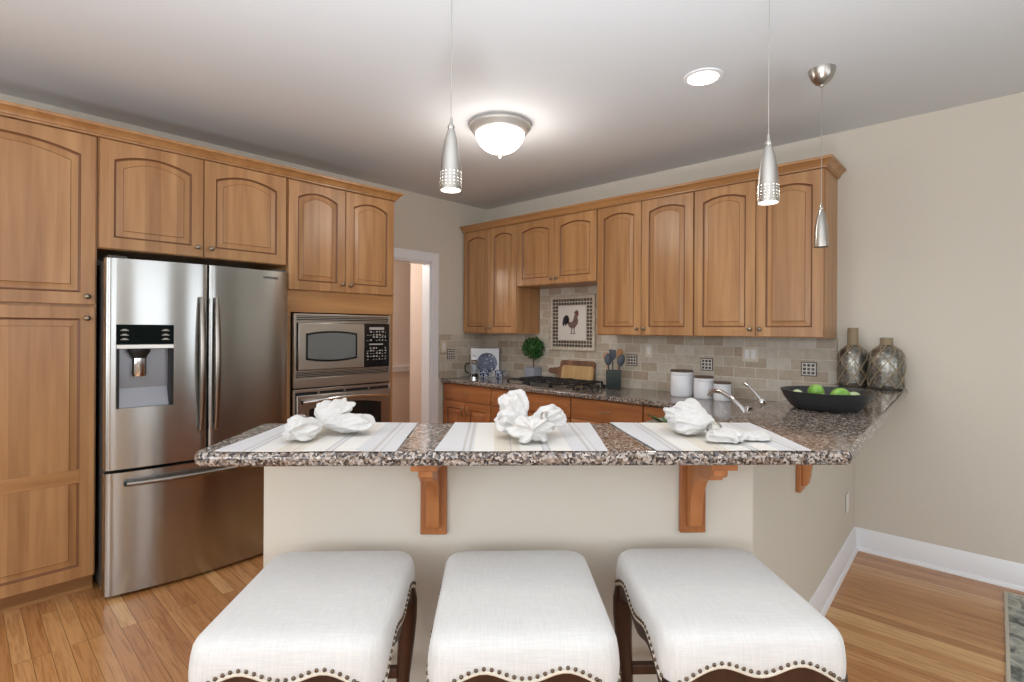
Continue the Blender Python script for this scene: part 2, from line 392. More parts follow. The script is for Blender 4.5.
# hall beyond the doorway
HX = -2.4
w = MB(); w.box(-0.45, -0.60, 0, -T, -0.48, 2.6); struct(w.build('wall_hall_near', HALLP))
w = MB(); w.box(-0.57, -0.60, 0, -0.45, 0.9, 2.6); struct(w.build('wall_hall_side', HALLP))
w = MB(); w.box(-1.52, -4.0, 0, -1.4, 0.9, 2.6); struct(w.build('wall_hall_far', HALLP))
w = MB(); w.box(-1.4, -4.0, 0, -T, -3.88, 2.6); struct(w.build('wall_hall_end', HALLP))
w = MB(); w.box(-1.52, 0.78, 0, -0.45, 0.9, 2.6); struct(w.build('wall_hall_back', HALLP))
struct(MB().box(-1.52, -4.0, 2.5, -T, 0.9, 2.6).build('ceiling_hall', CEIL))
w = MB(); w.box(-1.4, -3.88, 0.875, -1.375, 0.78, 0.935); w.box(-1.4, -3.88, 0.93, -1.36, 0.78, 0.945)
struct(w.build('trim_2', TRIM), 'white chair rail in the hall')
# doorway casing + jamb
w = MB()
for x0, x1 in ((0, 0.02),):
    w.box(x0, DOOR_Y1, 0, x1, DOOR_Y1 + 0.09, DOOR_Z + 0.09); w.box(x0, DOOR_Y0 - 0.06, 0, x1, DOOR_Y0, DOOR_Z + 0.09)
    w.box(x0, DOOR_Y0, DOOR_Z, x1, DOOR_Y1, DOOR_Z + 0.09)
w.box(-T, DOOR_Y1 - 0.018, 0, 0.004, DOOR_Y1 + 0.001, DOOR_Z); w.box(-T, DOOR_Y0 - 0.001, 0, 0.004, DOOR_Y0 + 0.018, DOOR_Z); w.box(-T, DOOR_Y0, DOOR_Z - 0.018, 0.004, DOOR_Y1, DOOR_Z + 0.001)
struct(w.build('trim_1', TRIM, bevel=0.004), 'white casing around the doorway')

# peninsula knee wall
S2 = math.sqrt(0.5)
KX, KXI, KF, KB = 3.47, 3.37, -5.645, -5.50
KC = (3.53, 3.53 + KF)                               # outer corner of the peninsula (the wing flares slightly)          # wing faces, diagonal faces (Y - X)
def dg(s, n): return ((s - n) * S2, (s + n) * S2)    # bar frame -> world (s along the bar, n away from camera)
SL = (2.345 - 3.300) * S2                            # left end of the knee wall
nf, nb = KF * S2, KB * S2
kp = [dg(SL, nf), KC, (KX, 0), (KXI, 0), (KXI, KXI + KB), dg(SL, nb)]
struct(MB().prism(kp, 0, 1.0235).build('wall_peninsula', WALL, bevel=0.004), 'beige knee wall under the breakfast bar')
def baseboard(name, p0, p1, side, label=None):
    p0, p1 = Vector(p0), Vector(p1); d = (p1 - p0); L = d.length; rz = math.atan2(d.y, d.x)
    prof = [(0, 0), (0.028, 0), (0.028, 0.008), (0.022, 0.02), (0.015, 0.022), (0.015, 0.112), (0.012, 0.118), (0.012, 0.126), (0.004, 0.142), (0, 0.142)]
    w = MB().prism([(side * a, b) for a, b in prof], 0, L, 'X')
    # prism on X: pts are (y,z)
    return struct(w.build(name, TRIM, loc=(p0.x, p0.y, 0), rz=rz), label)
baseboard('baseboard_back', (KX, 0), (ROOM_X, 0), -1, 'white baseboard along the long beige wall')
baseboard('baseboard_peninsula', (KX, 0), KC, 1, 'white baseboard at the foot of the peninsula wing')
baseboard('baseboard_bar', dg(SL, nf), KC, -1)

# ------------------------------------------------------------------ backsplash
w = MB(); w.box(0.008, -0.012, 0.914, KXI, 0, 1.39); w.box(0.80, -0.012, 1.39, 1.69, 0, 1.82); w.box(KXI - .001, -0.012, 1.066, 3.372, 0, 1.385)
bs = struct(w.build('wall_backsplash', TILE_B), 'travertine subway tile backsplash')
bs2 = struct(MB().box(0, -0.66, 0.914, 0.010, 0, 1.36).build('wall_backsplash_side', TILE_A), 'travertine tile return beside the doorway')
def accent(x, z, parent, side=False, name='accent_tile'):
    s = 0.098; o = thing(name, None, None)
    rz = PI / 2 if side else 0
    o.location = (0.0105, x, z) if side else (x, -0.0125, z); o.rotation_euler = (0, 0, rz)
    o.parent = parent
    MB().box(-s / 2, -0.004, -s / 2, s / 2, 0, s / 2).build('accent_border', DKTILE, o, bevel=0.001)
    MB().box(-s / 2 + .007, -0.006, -s / 2 + .007, s / 2 - .007, -0.002, s / 2 - .007).build('accent_field', CRACK, o)
    w = MB()
    for i in (-1, 0, 1):
        for j in (-1, 0, 1): w.box(i * .026 - .009, -0.008, j * .026 - .009, i * .026 + .009, -0.004, j * .026 + .009)
    w.build('accent_inlay', DKTILE, o)
    bpy.data.objects[o.name]['label'] = 'small square tile with nine dark inlays'
for x, z in ((2.495, 1.152), (3.205, 1.155), (1.84, 1.155)): accent(x, z, bs)
accent(-0.508, 1.155, bs2, True)

# rooster tile panel
rp = thing('rooster_tile_panel', 'framed stone tile panel showing a rooster above the cooktop', 'tile panel', (1.202, -0.0125, 1.48))
def ring(mb, ax, az, bx, bz, y0, y1):
    mb.box(-ax, y0, -az, -bx, y1, az); mb.box(bx, y0, -az, ax, y1, az); mb.box(-bx, y0, -az, bx, y1, -bz); mb.box(-bx, y0, bz, bx, y1, az)
w = MB(); ring(w, .262, .262, .232, .232, -0.022, 0); w.build('stone_frame', STONE, rp, bevel=0.005)
MB().box(-.232, -0.008, -.232, .232, 0, .232).build('mosaic_grout', STONE, rp)
w = MB(); n = 14; st = .464 / n
for i in range(n):
    for j in range(n):
        if 2 <= i <= n - 3 and 2 <= j <= n - 3: continue
        x = -.232 + (i + .5) * st; z = -.232 + (j + .5) * st
        if min(i, n - 1 - i, j, n - 1 - j) == 0 and False: continue
        w.box(x - st * .36, -0.012, z - st * .36, x + st * .36, -0.007, z + st * .36)
w.build('mosaic_border', DKTILE, rp)
pn = MB().box(-.162, -0.016, -.162, .162, -0.004, .162).build('picture_tile', CRACK, rp, bevel=0.002)
def poly(pts, material, name, y=-0.0185):
    MB().prism(pts, y, -0.0155, 'Y').build(name, material, pn)
body = [(-.045, -.005), (-.065, .03), (-.05, .035), (-.03, .01), (0, .005), (.02, .03), (.03, .07), (.045, .085), (.065, .085), (.072, .075), (.066, .05), (.075, .02), (.068, -.01), (.045, -.04), (.02, -.055), (-.01, -.05), (-.035, -.03)]
poly(body, FEATHER, 'rooster_body')
tail = [(-.04, 0), (-.075, -.03), (-.078, .0), (-.095, -.035), (-.108, -.01), (-.10, .035), (-.088, .06), (-.065, .075), (-.045, .07), (-.032, .05), (-.028, .025), (-.035, .01)]
poly(tail, TAILF, 'rooster_tail')
poly([(.035, .085), (.03, .105), (.042, .1), (.045, .118), (.055, .108), (.062, .13), (.068, .108), (.078, .112), (.075, .09), (.088, .085), (.074, .08), (.078, .06), (.068, .066)], COMB, 'rooster_comb', -0.0192)
w = MB()
for x in (.0, .032): w.box(x - .003, -0.0182, -.1, x + .003, -0.0155, -.05); w.box(x - .016, -0.0182, -.104, x + .018, -0.0155, -.099)
w.build('rooster_legs', TAILF, pn)

# wall plates
def outlet(loc, rz, label, w_=.075, h_=.115, decor=True, group=None, mate=PLATE):
    o = thing('wall_outlet', label, 'outlet', loc, rz, group)
    MB().box(-w_ / 2, -0.006, -h_ / 2, w_ / 2, 0, h_ / 2).build('cover_plate', mate, o, bevel=0.003)
    if w_ > .09:
        for x in (-.023, .023): MB().box(x - .016, -0.009, -.033, x + .016, -0.005, .033).build('receptacle', WHITEP, o, bevel=0.002)
    else: MB().box(-.016, -0.009, -.033, .016, -0.005, .033).build('receptacle', WHITEP, o, bevel=0.002)
    return o
outlet((2.82, -0.0125, 1.243), 0, 'almond double outlet plate on the tiles right of the canisters', .115)
outlet((2.0, -0.0125, 1.245), 0, 'small almond outlet plate on the tiles between utensil crock and canisters', .07)
outlet((0.0105, -.603, 1.235), PI / 2, 'almond outlet plate on the tiles next to the doorway', .07)
outlet((KX + .0105, -.285, .37), PI / 2 + .0285, 'white outlet low on the peninsula side wall above the baseboard', .075, mate=WHITEP)

# ------------------------------------------------------------------ cabinet doors
def door_mesh(w, h, arch, fw_=0.062, th=0.02):
    mb = MB(); N = 14
    def loop(ins, y, outer=False):
        if outer:
            x0, x1, z0 = ins, w - ins, ins
            top = [(x1 - (x1 - x0) * (k / N), h - ins) for k in range(N + 1)]
        else:
            x0, x1, z0 = fw_ + ins, w - fw_ - ins, fw_ + ins
            base = h - fw_ - arch - ins
            top = []
            for k in range(N + 1):
                tt = k / N; xx = x1 - (x1 - x0) * tt
                top.append((xx, base + arch * (1 - (2 * tt - 1) ** 2) if arch else base))
        pts = [(x0, z0), (x1, z0)] + top
        return [(p[0], y, p[1]) for p in pts]
    rings = [loop(0, 0, True), loop(0, -th + .003, True), loop(.003, -th, True), loop(0, -th), loop(.003, -th + .0055), loop(.007, -th + .0085), loop(.011, -th + .0085), loop(.040, -th + .0025), loop(.0425, -th + .0005)]
    mb.loft(rings); mb.glaze = (3, 6, len(rings[0])); return mb
def knob(parent, x, z, y=-0.02):
    prof = [(.005, 0), (.005, .012), (.009, .015), (.014, .019), (.0145, .023), (.011, .027), (.004, .029)]
    mb = MB(Matrix.Rotation(PI / 2, 4, 'X')); mb.lathe(prof, seg=14)
    return mb.build('knob', PEWTER, parent, (x, y, z), ang=60)
def door(parent, x, z, w, h, arch, kx, kz, y=0.0, material=None):
    dm = door_mesh(w, h, arch); g0, g1, nl = dm.glaze
    dm.bm.faces.ensure_lookup_table()
    for f in dm.bm.faces[g0 * nl:g1 * nl]: f.material_index = 1
    for f in dm.bm.faces[7 * nl:8 * nl]: f.material_index = 1
    d = dm.build('door', material or WOOD, parent, (x, y, z), ang=14)
    d.data.materials.append(GLAZE)
    if kx is not None: knob(d, kx, kz)
    return d
G = 0.0025
# ---- left wall run: local x -> +Y, local -y -> +X ; depth = .628
XF = 0.628
def lunit(name, label, cat, y0): return thing(name, label, cat, (XF, y0, 0), PI / 2)
# pantry
pw = 0.69; py0 = -3.497 - pw
pc = lunit('pantry_cabinet', 'tall maple pantry cabinet with two stacked doors left of the fridge', 'cabinet', py0)
MB().box(0, 0, 0.10, pw, XF - .002, 2.44).build('body', WOOD, pc, bevel=0.001)
MB().box(0, .07, 0, pw - .0, XF - .002, 0.10).build('toe_kick', WOODH, pc)
MB().box(0, .062, 0, pw, .07, 0.018).build('shoe_molding', WOODH, pc)
door(pc, G, 1.532, pw - 2 * G - .004, .892, .045, pw - .045, .042)
d = door(pc, G, .10, pw - 2 * G - .004, 1.42, 0, pw - .045, 1.36)
MB().box(.062, -.021, .50, pw - .07, -.0095, .572).build('door_rail', WOODH, d, bevel=0.003)
# over-fridge cabinet
fwid = 1.008; fy0 = -3.495
fc = lunit('wall_cabinet', 'maple cabinet with two short arched doors over the fridge', 'cabinet', fy0)
MB().box(0, 0, 1.835, fwid, XF - .002, 2.44).build('body', WOOD, fc, bevel=0.001)
hw = fwid / 2
door(fc, .006, 1.838, hw - .008, .588, .042, hw - .042, .055); door(fc, hw + .003, 1.838, hw - .01, .588, .042, .035, .055)
# oven cabinet
ow = .850; oy0 = -2.483
oc = lunit('oven_cabinet', 'tall maple cabinet housing the microwave and wall oven', 'cabinet', oy0)
w = MB(); w.box(0, 0, 0.10, .03, XF - .002, 2.44); w.box(ow - .03, 0, .10, ow, XF - .002, 2.44); w.box(.03, .0, 1.525, ow - .03, XF - .002, 2.44); w.box(.03, 0, .10, ow - .03, XF - .002, .26)
w.box(.03, XF - .03, .26, ow - .03, XF - .002, 1.525)
w.build('body', WOOD, oc, bevel=0.001)
MB().box(0, .07, 0, ow, XF - .002, .10).build('toe_kick', WOODH, oc)
MB().box(.0, -.006, 1.525, ow, 0, 1.665).build('filler_panel', WOODH, oc)
hw = ow / 2
door(oc, .006, 1.678, hw - .008, .743, .042, hw - .035, .055); door(oc, hw + .003, 1.678, hw - .01, .743, .042, .035, .055)
# crown moulding, left run
def crown(name, label, p0, p1, wall_depth_end=0.0, mirror=1, ends=None):
    pass
cprof = [(0, 0), (.012, 0), (.014, .012), (.022, .016), (.026, .030), (.046, .052), (.058, .058), (.060, .066), (.060, .078), (0, .078)]
def crown_run(name, label, segs):
    """segs: list of (x,y) path of the cabinet face line, profile mitred outward"""
    mb = MB(); pts = [Vector(p) for p in segs]; rings = []
    for i, p in enumerate(pts):
        dirs = []
        if i > 0: dirs.append((pts[i] - pts[i - 1]).normalized())
        if i < len(pts) - 1: dirs.append((pts[i + 1] - pts[i]).normalized())
        ns = [Vector((d.y, -d.x)) for d in dirs]
        nn = sum(ns, Vector((0, 0))) / len(ns); nn = nn / nn.length_squared if len(ns) > 1 else nn
        rings.append([(p.x + nn.x * a, p.y + nn.y * a, 2.428 + b * .76) for a, b in [(q[0] * .8, q[1]) for q in cprof]])
    mb.loft(rings); return tag(mb.build(name, WOODH, ang=30), label, 'molding')
crown_run('crown_molding', 'maple crown molding along the top of the fridge wall cabinets', [(XF + .0205, py0), (XF + .0205, oy0 + ow + .001), (0.002, oy0 + ow + .001)])

# ---- back wall uppers
YF = -0.332
def bunit(label, x0, w_, z0, split, end=False):
    o = thing('wall_cabinet', label, 'cabinet', (x0, YF, 0))
    MB().box(0, 0, z0, w_, -YF - .002, 2.44).build('body', WOOD, o, bevel=0.001)
    h = 2.425 - z0 - .005
    door(o, .004, z0 + .005, split - .006, h, .031, split - .034, .05)
    door(o, split + .002, z0 + .005, w_ - split - .006, h, .031, .03, .05)
    return o
bunit('tall maple wall cabinet beside the doorway, above the blue plate', 0.025, .76, 1.372, .385)
bunit('short maple wall cabinet above the rooster tile panel', 0.787, .908, 1.822, .455)
bunit('tall maple wall cabinet right of the rooster panel, above the crock', 1.697, .835, 1.372, .413)
bunit('widest maple wall cabinet at the right end, above the canisters', 2.534, .832, 1.372, .427)
crown_run('crown_molding', 'maple crown molding over the back wall cabinets, returning at the right end', [(0.02, YF - .0205), (3.367, YF - .0205), (3.367, -.002)])

# ------------------------------------------------------------------ refrigerator (local x -> +Y, -y -> +X)
FY0, FW = -3.484, .938
fr = thing('refrigerator', 'stainless steel french door refrigerator with ice dispenser', 'refrigerator', (0.80, FY0, 0), PI / 2)
MB().box(.004, .07, .03, FW - .004, .72, 1.755).build('case', GREYCASE, fr, bevel=0.004)
MB().box(.02, .085, 0, FW - .02, .60, .035).build('base_grille', BLACKM, fr)
def arc_y(x): return -.052 * (1 - ((x - FW / 2) / (FW / 2)) ** 2)
def arc_prism(x0, x1, z0, z1, name, back=.062):
    n = 20; r = .012; pts = []
    for k in range(n + 1):
        x = x0 + (x1 - x0) * k / n; y = arc_y(x)
        e = min(x - x0, x1 - x)
        if e < r: y += r - math.sqrt(max(0, r * r - (r - e) ** 2))
        pts.append((x, y))
    # extra points for rounded ends
    ext = [(x0 + r * .3, 0), (x0 + r * .65, 0)]
    pts = [(x0, arc_y(x0) + r), (x0 + r * .25, arc_y(x0) + r * .34), (x0 + r * .6, arc_y(x0) + r * .08)] + pts[1:-1] + [(x1 - r * .6, arc_y(x1) + r * .08), (x1 - r * .25, arc_y(x1) + r * .34), (x1, arc_y(x1) + r)]
    pts += [(x1, back), (x0, back)]
    return MB().prism(pts, z0, z1).build(name, STEEL, fr, ang=40)
xs = .459
ld = arc_prism(0, xs - .003, .672, 1.772, 'door'); rd = arc_prism(xs + .003, FW, .672, 1.772, 'door')
dr = arc_prism(0, FW, .022, .655, 'freezer_drawer')
# dispenser recess
dx0, dx1, dz0, dz1 = .042, .292, .99, 1.428
cutter = MB().box(dx0, -.08, dz0, dx1, .03, dz1).build('cutter', BLACK, fr)
cut(ld, [cutter])
dp = MB().box(dx0, .026, dz0, dx1, .031, dz1).build('dispenser', DISPG, ld)
w = MB(); yf = -.040
w.prism([(dx0 + .001, arc_y(dx0) - .001), (dx1 - .001, arc_y(dx1) - .001), (dx1 - .001, .02), (dx0 + .001, .02)], 1.325, dz1 - .001); w.build('display', DISP, dp, bevel=0.002)
w = MB(); w.prism([(dx0 + .001, arc_y(dx0) - .006), (dx1 - .001, arc_y(dx1) - .006), (dx1 - .001, .02), (dx0 + .001, .02)], 1.300, 1.323); w.build('trim_strip', NICKEL, dp, bevel=0.002)
for a0, a1 in ((dx0, dx0 + .012), (dx1 - .012, dx1)): MB().box(a0, -.025, dz0, a1, .026, 1.30).build('recess_liner', BLACKM, dp)
w = MB(); w.prism([(arc_y(dx0), dz0 + .001), (.024, dz0 + .001), (.024, dz0 + .10)], dx0 + .014, dx1 - .014, 'X'); w.build('drip_tray', DISPG, dp)
cx = dx0 + .10
w = MB(); w.lathe([(.05, 1.298), (.05, 1.285), (.036, 1.262), (.034, 1.25)], (cx, -.006, 0), 20); w.build('nozzle', BLACKM, dp)
w = MB(); w.lathe([(.033, 1.25), (.034, 1.17), (.031, 1.155), (.028, 1.155)], (cx, -.006, 0), 20); w.build('ice_chute', CHROME, dp)
for a0 in (dx0 + .018, dx1 - .055):
    w = MB()
    for zz in (1.395, 1.370, 1.347):
        y = arc_y(a0) - .004
        w.box(a0, y - .001, zz, a0 + .034, y + .004, zz + .004); w.box(a0 + .008, y - .001, zz + .0035, a0 + .026, y + .004, zz + .009)
    w.build('button_print', KEYS, dp)
def bow(x, z0, z1, out, dxc):
    n = 16; pts = []
    for k in range(n + 1):
        tt = k / n; s = math.sin(PI * tt)
        pts.append((x + dxc * s, arc_y(x) - .022 - out * s ** .7, z0 + (z1 - z0) * tt))
    return pts
for dd, x, sg in ((ld, xs - .040, -1), (rd, xs + .036, 1)):
    pts = bow(x, .835, 1.585, .030, 0)
    r = [.011 + .006 * math.sin(PI * k / 16) for k in range(17)]
    hb = MB().tube(pts, r, 12).build('handle', HANDLE, dd, ang=60)
    for z in (.85, 1.57): MB().box(x - .009, arc_y(x) - .030, z - .014, x + .009, arc_y(x) + .004, z + .014).build('handle_mount', BLACKM, hb)
n = 20; pts = []
for k in range(n + 1):
    x = .085 + (FW - .17) * k / n; s = math.sin(PI * k / n)
    pts.append((x, arc_y(x) - .03 - .018 * s, .598 - .000 * s))
hb = MB().tube(pts, 0.0135, 12, 1.0).build('handle', HANDLE, dr, ang=60)
for x in (.095, FW - .095): MB().box(x - .02, arc_y(x) - .034, .588, x + .02, arc_y(x) + .004, .608).build('handle_mount', BLACKM, hb)
for a0 in (.01, FW - .09): MB().box(a0, .0, 1.757, a0 + .08, .13, 1.787).build('hinge_cover', GREYCASE, fr, bevel=0.004)
text_mesh('SAMSUNG', .022, 'logo', GREYCASE, rd, (.82, arc_y(.82) - .0015, 1.728), (PI / 2, 0, math.atan2(.052 * 8 * (.82 - FW / 2) / FW / FW, 1)))

# ------------------------------------------------------------------ microwave and wall oven (local frame of the oven cabinet)
MY0, MW_ = -2.445, .768
def wframe(name, label, cat): return thing(name, label, cat, (.634, MY0, 0), PI / 2)
mw = wframe('microwave', 'built-in stainless microwave with black keypad above the oven', 'microwave')
MB().box(.01, 0.0, 1.005, MW_ - .01, .40, 1.51).build('case', GREYCASE, mw)
w = MB(); w.box(0, -.03, 1.002, MW_, 0, 1.068); w.box(0, -.03, 1.068, .018, 0, 1.515); w.box(MW_ - .018, -.03, 1.068, MW_, 0, 1.515); w.box(.018, -.03, 1.500, MW_ - .018, 0, 1.515)
w.box(.018, -.03, 1.452, MW_ - .018, 0, 1.462); w.box(.018, -.03, 1.112, MW_ - .018, 0, 1.122)
w.build('trim_frame', STEELW, mw, bevel=0.002)
def louver(z0, z1, n, parent):
    o = MB().box(.018, -.018, z0, MW_ - .018, 0, z1).build('vent', BLACKM, parent)
    w = MB()
    for k in range(n):
        z = z0 + (z1 - z0) * (k + .5) / n; w.box(.02, -.027, z - .003, MW_ - .02, -.016, z + .002)
    w.build('vent_slats', STEELW, o)
louver(1.462, 1.50, 3, mw); louver(1.068, 1.112, 4, mw)
dw = .505
dm_ = MB().box(.024, -.045, 1.126, .024 + dw, -.002, 1.450).build('door', STEELW, mw, bevel=0.004)
def barrel(x0, x1, z0, z1, bulge, sag=.0):
    P = []; n = 12
    for k in range(n + 1): tt = k / n; P.append((x0 + (x1 - x0) * tt, z0 - bulge * (1 - (2 * tt - 1) ** 2)))
    for k in range(n + 1): tt = k / n; P.append((x1 - (x1 - x0) * tt, z1 + bulge * (1 - (2 * tt - 1) ** 2)))
    return P
MB().prism(barrel(.076, .466, 1.196, 1.378, .018), -.048, -.044, 'Y').build('window_border', BLACK, dm_)
MB().prism(barrel(.090, .452, 1.208, 1.366, .016), -.0495, -.046, 'Y').build('window', MGLASS, dm_)
kp_ = MB().box(.024 + dw + .002, -.044, 1.124, MW_ - .022, -.002, 1.450).build('control_panel', BLACK, mw, bevel=0.002)
random.seed(3)
w = MB(); x0 = .024 + dw + .02
w.box(x0 + .02, -.0455, 1.405, x0 + .15, -.0435, 1.425)
for r_, zz in enumerate((1.385, 1.362, 1.345, 1.322, 1.262, 1.242, 1.222, 1.200, 1.178)):
    for c_ in range(7):
        if random.random() < .25: continue
        x = x0 + c_ * .026; w.box(x, -.0455, zz, x + random.choice((.010, .016)), -.0435, zz + random.choice((.004, .010)))
w.box(x0 + .02, -.0455, 1.290, x0 + .14, -.0435, 1.300)
w.build('keypad', KEYS, kp_)
ov = wframe('wall_oven', 'stainless wall oven with bowed handle under the microwave', 'oven')
MB().box(.01, 0.0, .27, MW_ - .01, .50, .985).build('case', GREYCASE, ov)
w = MB(); w.box(0, -.03, .262, MW_, 0, .33); w.box(0, -.03, .33, .012, 0, .992); w.box(MW_ - .012, -.03, .33, MW_, 0, .992); w.box(.012, -.03, .972, MW_ - .012, 0, .992); w.build('trim_frame', STEELW, ov, bevel=0.002)
w = MB().box(.014, -.02, .955, MW_ - .014, 0, .970).build('vent', BLACKM, ov)
for x in (.18, .38, .58): MB().box(x - .006, -.026, .956, x + .006, -.018, .969).build('vent_clip', STEELW, w)
od = MB().box(.014, -.05, .34, MW_ - .014, -.002, .952).build('door', STEELW, ov, bevel=0.004)
P = [(.10, .48), (.67, .48), (.67, .855)] + [(.67 - .57 * k / 14, .855 + .03 * (1 - (2 * k / 14 - 1) ** 2)) for k in range(1, 14)] + [(.10, .855)]
MB().prism(P, -.053, -.048, 'Y').build('window', DGLASS, od)
pts = [(.05 + .67 * k / 18, -.066 - .035 * math.sin(PI * k / 18) ** .8, .905 + .022 * math.sin(PI * k / 18)) for k in range(19)]
hb = MB().tube(pts, .0125, 12).build('handle', CHROME, od, ang=60)
for x in (.056, .714): MB().box(x - .012, -.072, .896, x + .012, -.048, .918).build('handle_mount', BLACKM, hb)

# ------------------------------------------------------------------ base cabinets on the back wall
BF = -0.60
def pull(parent, x, z, y=-0.02, L=.10, vert=False):
    n = 8; pts = []
    for k in range(n + 1):
        s = math.sin(PI * k / n); a = -L / 2 + L * k / n
        pts.append((x, y - .004 - .022 * s ** .6, z + a) if vert else (x + a, y - .004 - .022 * s ** .6, z))
    return MB().tube(pts, .0045, 8).build('pull', PEWTER, parent, ang=60)
def base_unit(label, x0, w_, kind):
    o = thing('base_cabinet', label, 'cabinet', (x0, BF, 0))
    MB().box(0, 0, .10, w_, -BF - .002, .874).build('body', BASEWOOD, o, bevel=.001)
    MB().box(0, .07, 0, w_, -BF - .002, .10).build('toe_kick', BASEWOOD, o)
    d = MB().box(.004, -.02, .706, w_ - .004, 0, .866).build('drawer', BASEWOOD, o, bevel=.004)
    if kind != 'false': pull(d, w_ / 2, .786)
    else: MB().box(.03, -.022, .735, w_ - .03, -.019, .838).build('drawer_panel', BASEWOOD, d, bevel=.002)
    if kind == 'drawers':
        for z0, z1 in ((.41, .70), (.11, .404)):
            dd = MB().box(.004, -.02, z0, w_ - .004, 0, z1).build('drawer', BASEWOOD, o, bevel=.004); pull(dd, w_ / 2, (z0 + z1) / 2)
    else:
        hw = w_ / 2
        d1 = door(o, .004, .11, hw - .006, .586, 0, None, 0, material=BASEWOOD); pull(d1, hw - .035, .50, L=.09, vert=True)
        d2 = door(o, hw + .002, .11, hw - .006, .586, 0, None, 0, material=BASEWOOD); pull(d2, .03, .50, L=.09, vert=True)
    return o
base_unit('maple base cabinet with drawer over two doors next to the doorway', .025, .69, 'doors')
base_unit('wide maple base cabinet with a false drawer under the cooktop', .717, .915, 'false')
base_unit('maple drawer base cabinet right of the cooktop', 1.634, .645, 'drawers')
base_unit('maple base cabinet near the sink corner', 2.281, .44, 'drawers')
# cabinets on the kitchen side of the peninsula
o = thing('sink_cabinet', 'maple base cabinet under the wing of the bar, behind the fruit bowl', 'cabinet')
MB().box(2.77, -1.55, .10, KXI - .003, -.66, .874).build('body', BASEWOOD, o)
MB().box(2.84, -1.55, 0, KXI - .003, -.66, .10).build('toe_kick', BASEWOOD, o)
o = thing('corner_cabinet', 'maple corner cabinet where the breakfast bar turns', 'cabinet')
cc = [(2.77, -1.553), (KXI - .003, -1.553), (KXI - .003, KXI + KB + .003), dg(.45, nb + .004), dg(.45, nb + .60)]
MB().prism(cc, .0, .874).build('body', BASEWOOD, o)
o = thing('peninsula_cabinet', 'maple base cabinet on the kitchen side of the breakfast bar, nearest the fridge', 'cabinet', (0, 0, 0), PI / 4)
MB().box(SL + .03, nb + .004, .10, .447, nb + .60, .874).build('body', BASEWOOD, o)
MB().box(SL + .03, nb + .004, 0, .447, nb + .53, .10).build('toe_kick', BASEWOOD, o)

# counter
def slab(pts, z0, z1, bev): return MB().prism(pts, z0, z1)
lc = [(.012, -.014), (.012, -.645), (2.73, -.645), (2.73, 2.73 + (nb + .63) / S2), dg(SL + .01, nb + .63), dg(SL + .01, nb + .005), (KXI - .004, KXI + KB - .005), (KXI - .004, -.014)]
tag(slab(lc, .876, .914, .008).build('countertop', GRAN, bevel=.010, seg=3), 'dark speckled granite countertop below the backsplash, carrying the cooktop', 'countertop')
# breakfast bar top (raised)
OF, OB = -6.072, -5.41
sl2 = -.750
FLc, BLc = dg(sl2, OF * S2), dg(sl2, OB * S2)
bt = [FLc, (3.765 + .0, 3.765 + OF + .0)]
XR = 3.795
bt = [FLc, (XR + .045, XR + .045 + OF), (XR, XR + OF + .12), (XR, -.014), (3.35, -.014), (3.35, 3.35 + OB), BLc]
def round_corner(pts, i, r, n=6):
    p = Vector(pts[i]); a = (Vector(pts[i - 1]) - p).normalized(); b = (Vector(pts[(i + 1) % len(pts)]) - p).normalized()
    th = a.angle(b); d = r / math.tan(th / 2); c = p + (a + b).normalized() * (r / math.sin(th / 2))
    s, e = p + a * d, p + b * d; a0 = math.atan2(s.y - c.y, s.x - c.x); a1 = math.atan2(e.y - c.y, e.x - c.x)
    da = (a1 - a0 + PI) % (2 * PI) - PI
    return [(c.x + r * math.cos(a0 + da * k / n), c.y + r * math.sin(a0 + da * k / n)) for k in range(n + 1)]
bt2 = [FLc, (3.84, 3.84 + OF), (3.752, -.014), (3.35, -.014), (3.35, 3.35 + OB), BLc]
out = round_corner(bt2, 0, .04) + round_corner(bt2, 1, .025) + bt2[2:5] + round_corner(bt2, 5, .04)
tag(MB().prism(out, 1.024, 1.066).build('bar_countertop', GRAN, bevel=.016, seg=4, ang=50), 'raised speckled granite breakfast bar top turning back to the wall', 'countertop')

# corbels (local x along bar, -y towards camera)
def corbel(label, loc, rz):
    o = thing('corbel', label, 'bracket', loc, rz, None)
    MB().box(-.044, -.02, -.30, .044, 0, 0).build('back_plate', CORBELW, o, bevel=.003)
    P = [(-.02, -.022), (-.235, -.022), (-.235, -.045), (-.225, -.052), (-.205, -.055), (-.20, -.068), (-.175, -.072)]
    for k in range(13):
        a = k / 12 * PI / 2; P.append((-.155 + .105 * math.sin(a), -.072 - .155 * (1 - math.cos(a))))
    P += [(-.046, -.245), (-.040, -.27), (-.02, -.275)]
    MB().prism(P, -.022, .022, 'X').build('scroll', CORBELW, o, bevel=.003)
    MB().box(-.040, -.262, -.022, .040, -.02, 0).build('top_board', CORBELW, o, bevel=.003)
    return o
def kf(s): x, y = dg(s, nf - .001); return (x, y, 1.0225)
def s_of(x, y): return (x + y) * S2
corbel('curved maple corbel under the bar, between the left and middle stools', kf(s_of(2.75, -2.895)), PI / 4)
corbel('curved maple corbel under the bar, above the right stool', kf(s_of(3.375, -2.27)), PI / 4)
corbel('maple corbel on the peninsula side wall, seen from the side at the far right', (KX + .001 + .0285 * 1.47, -1.49, 1.02), PI / 2 + .0285)

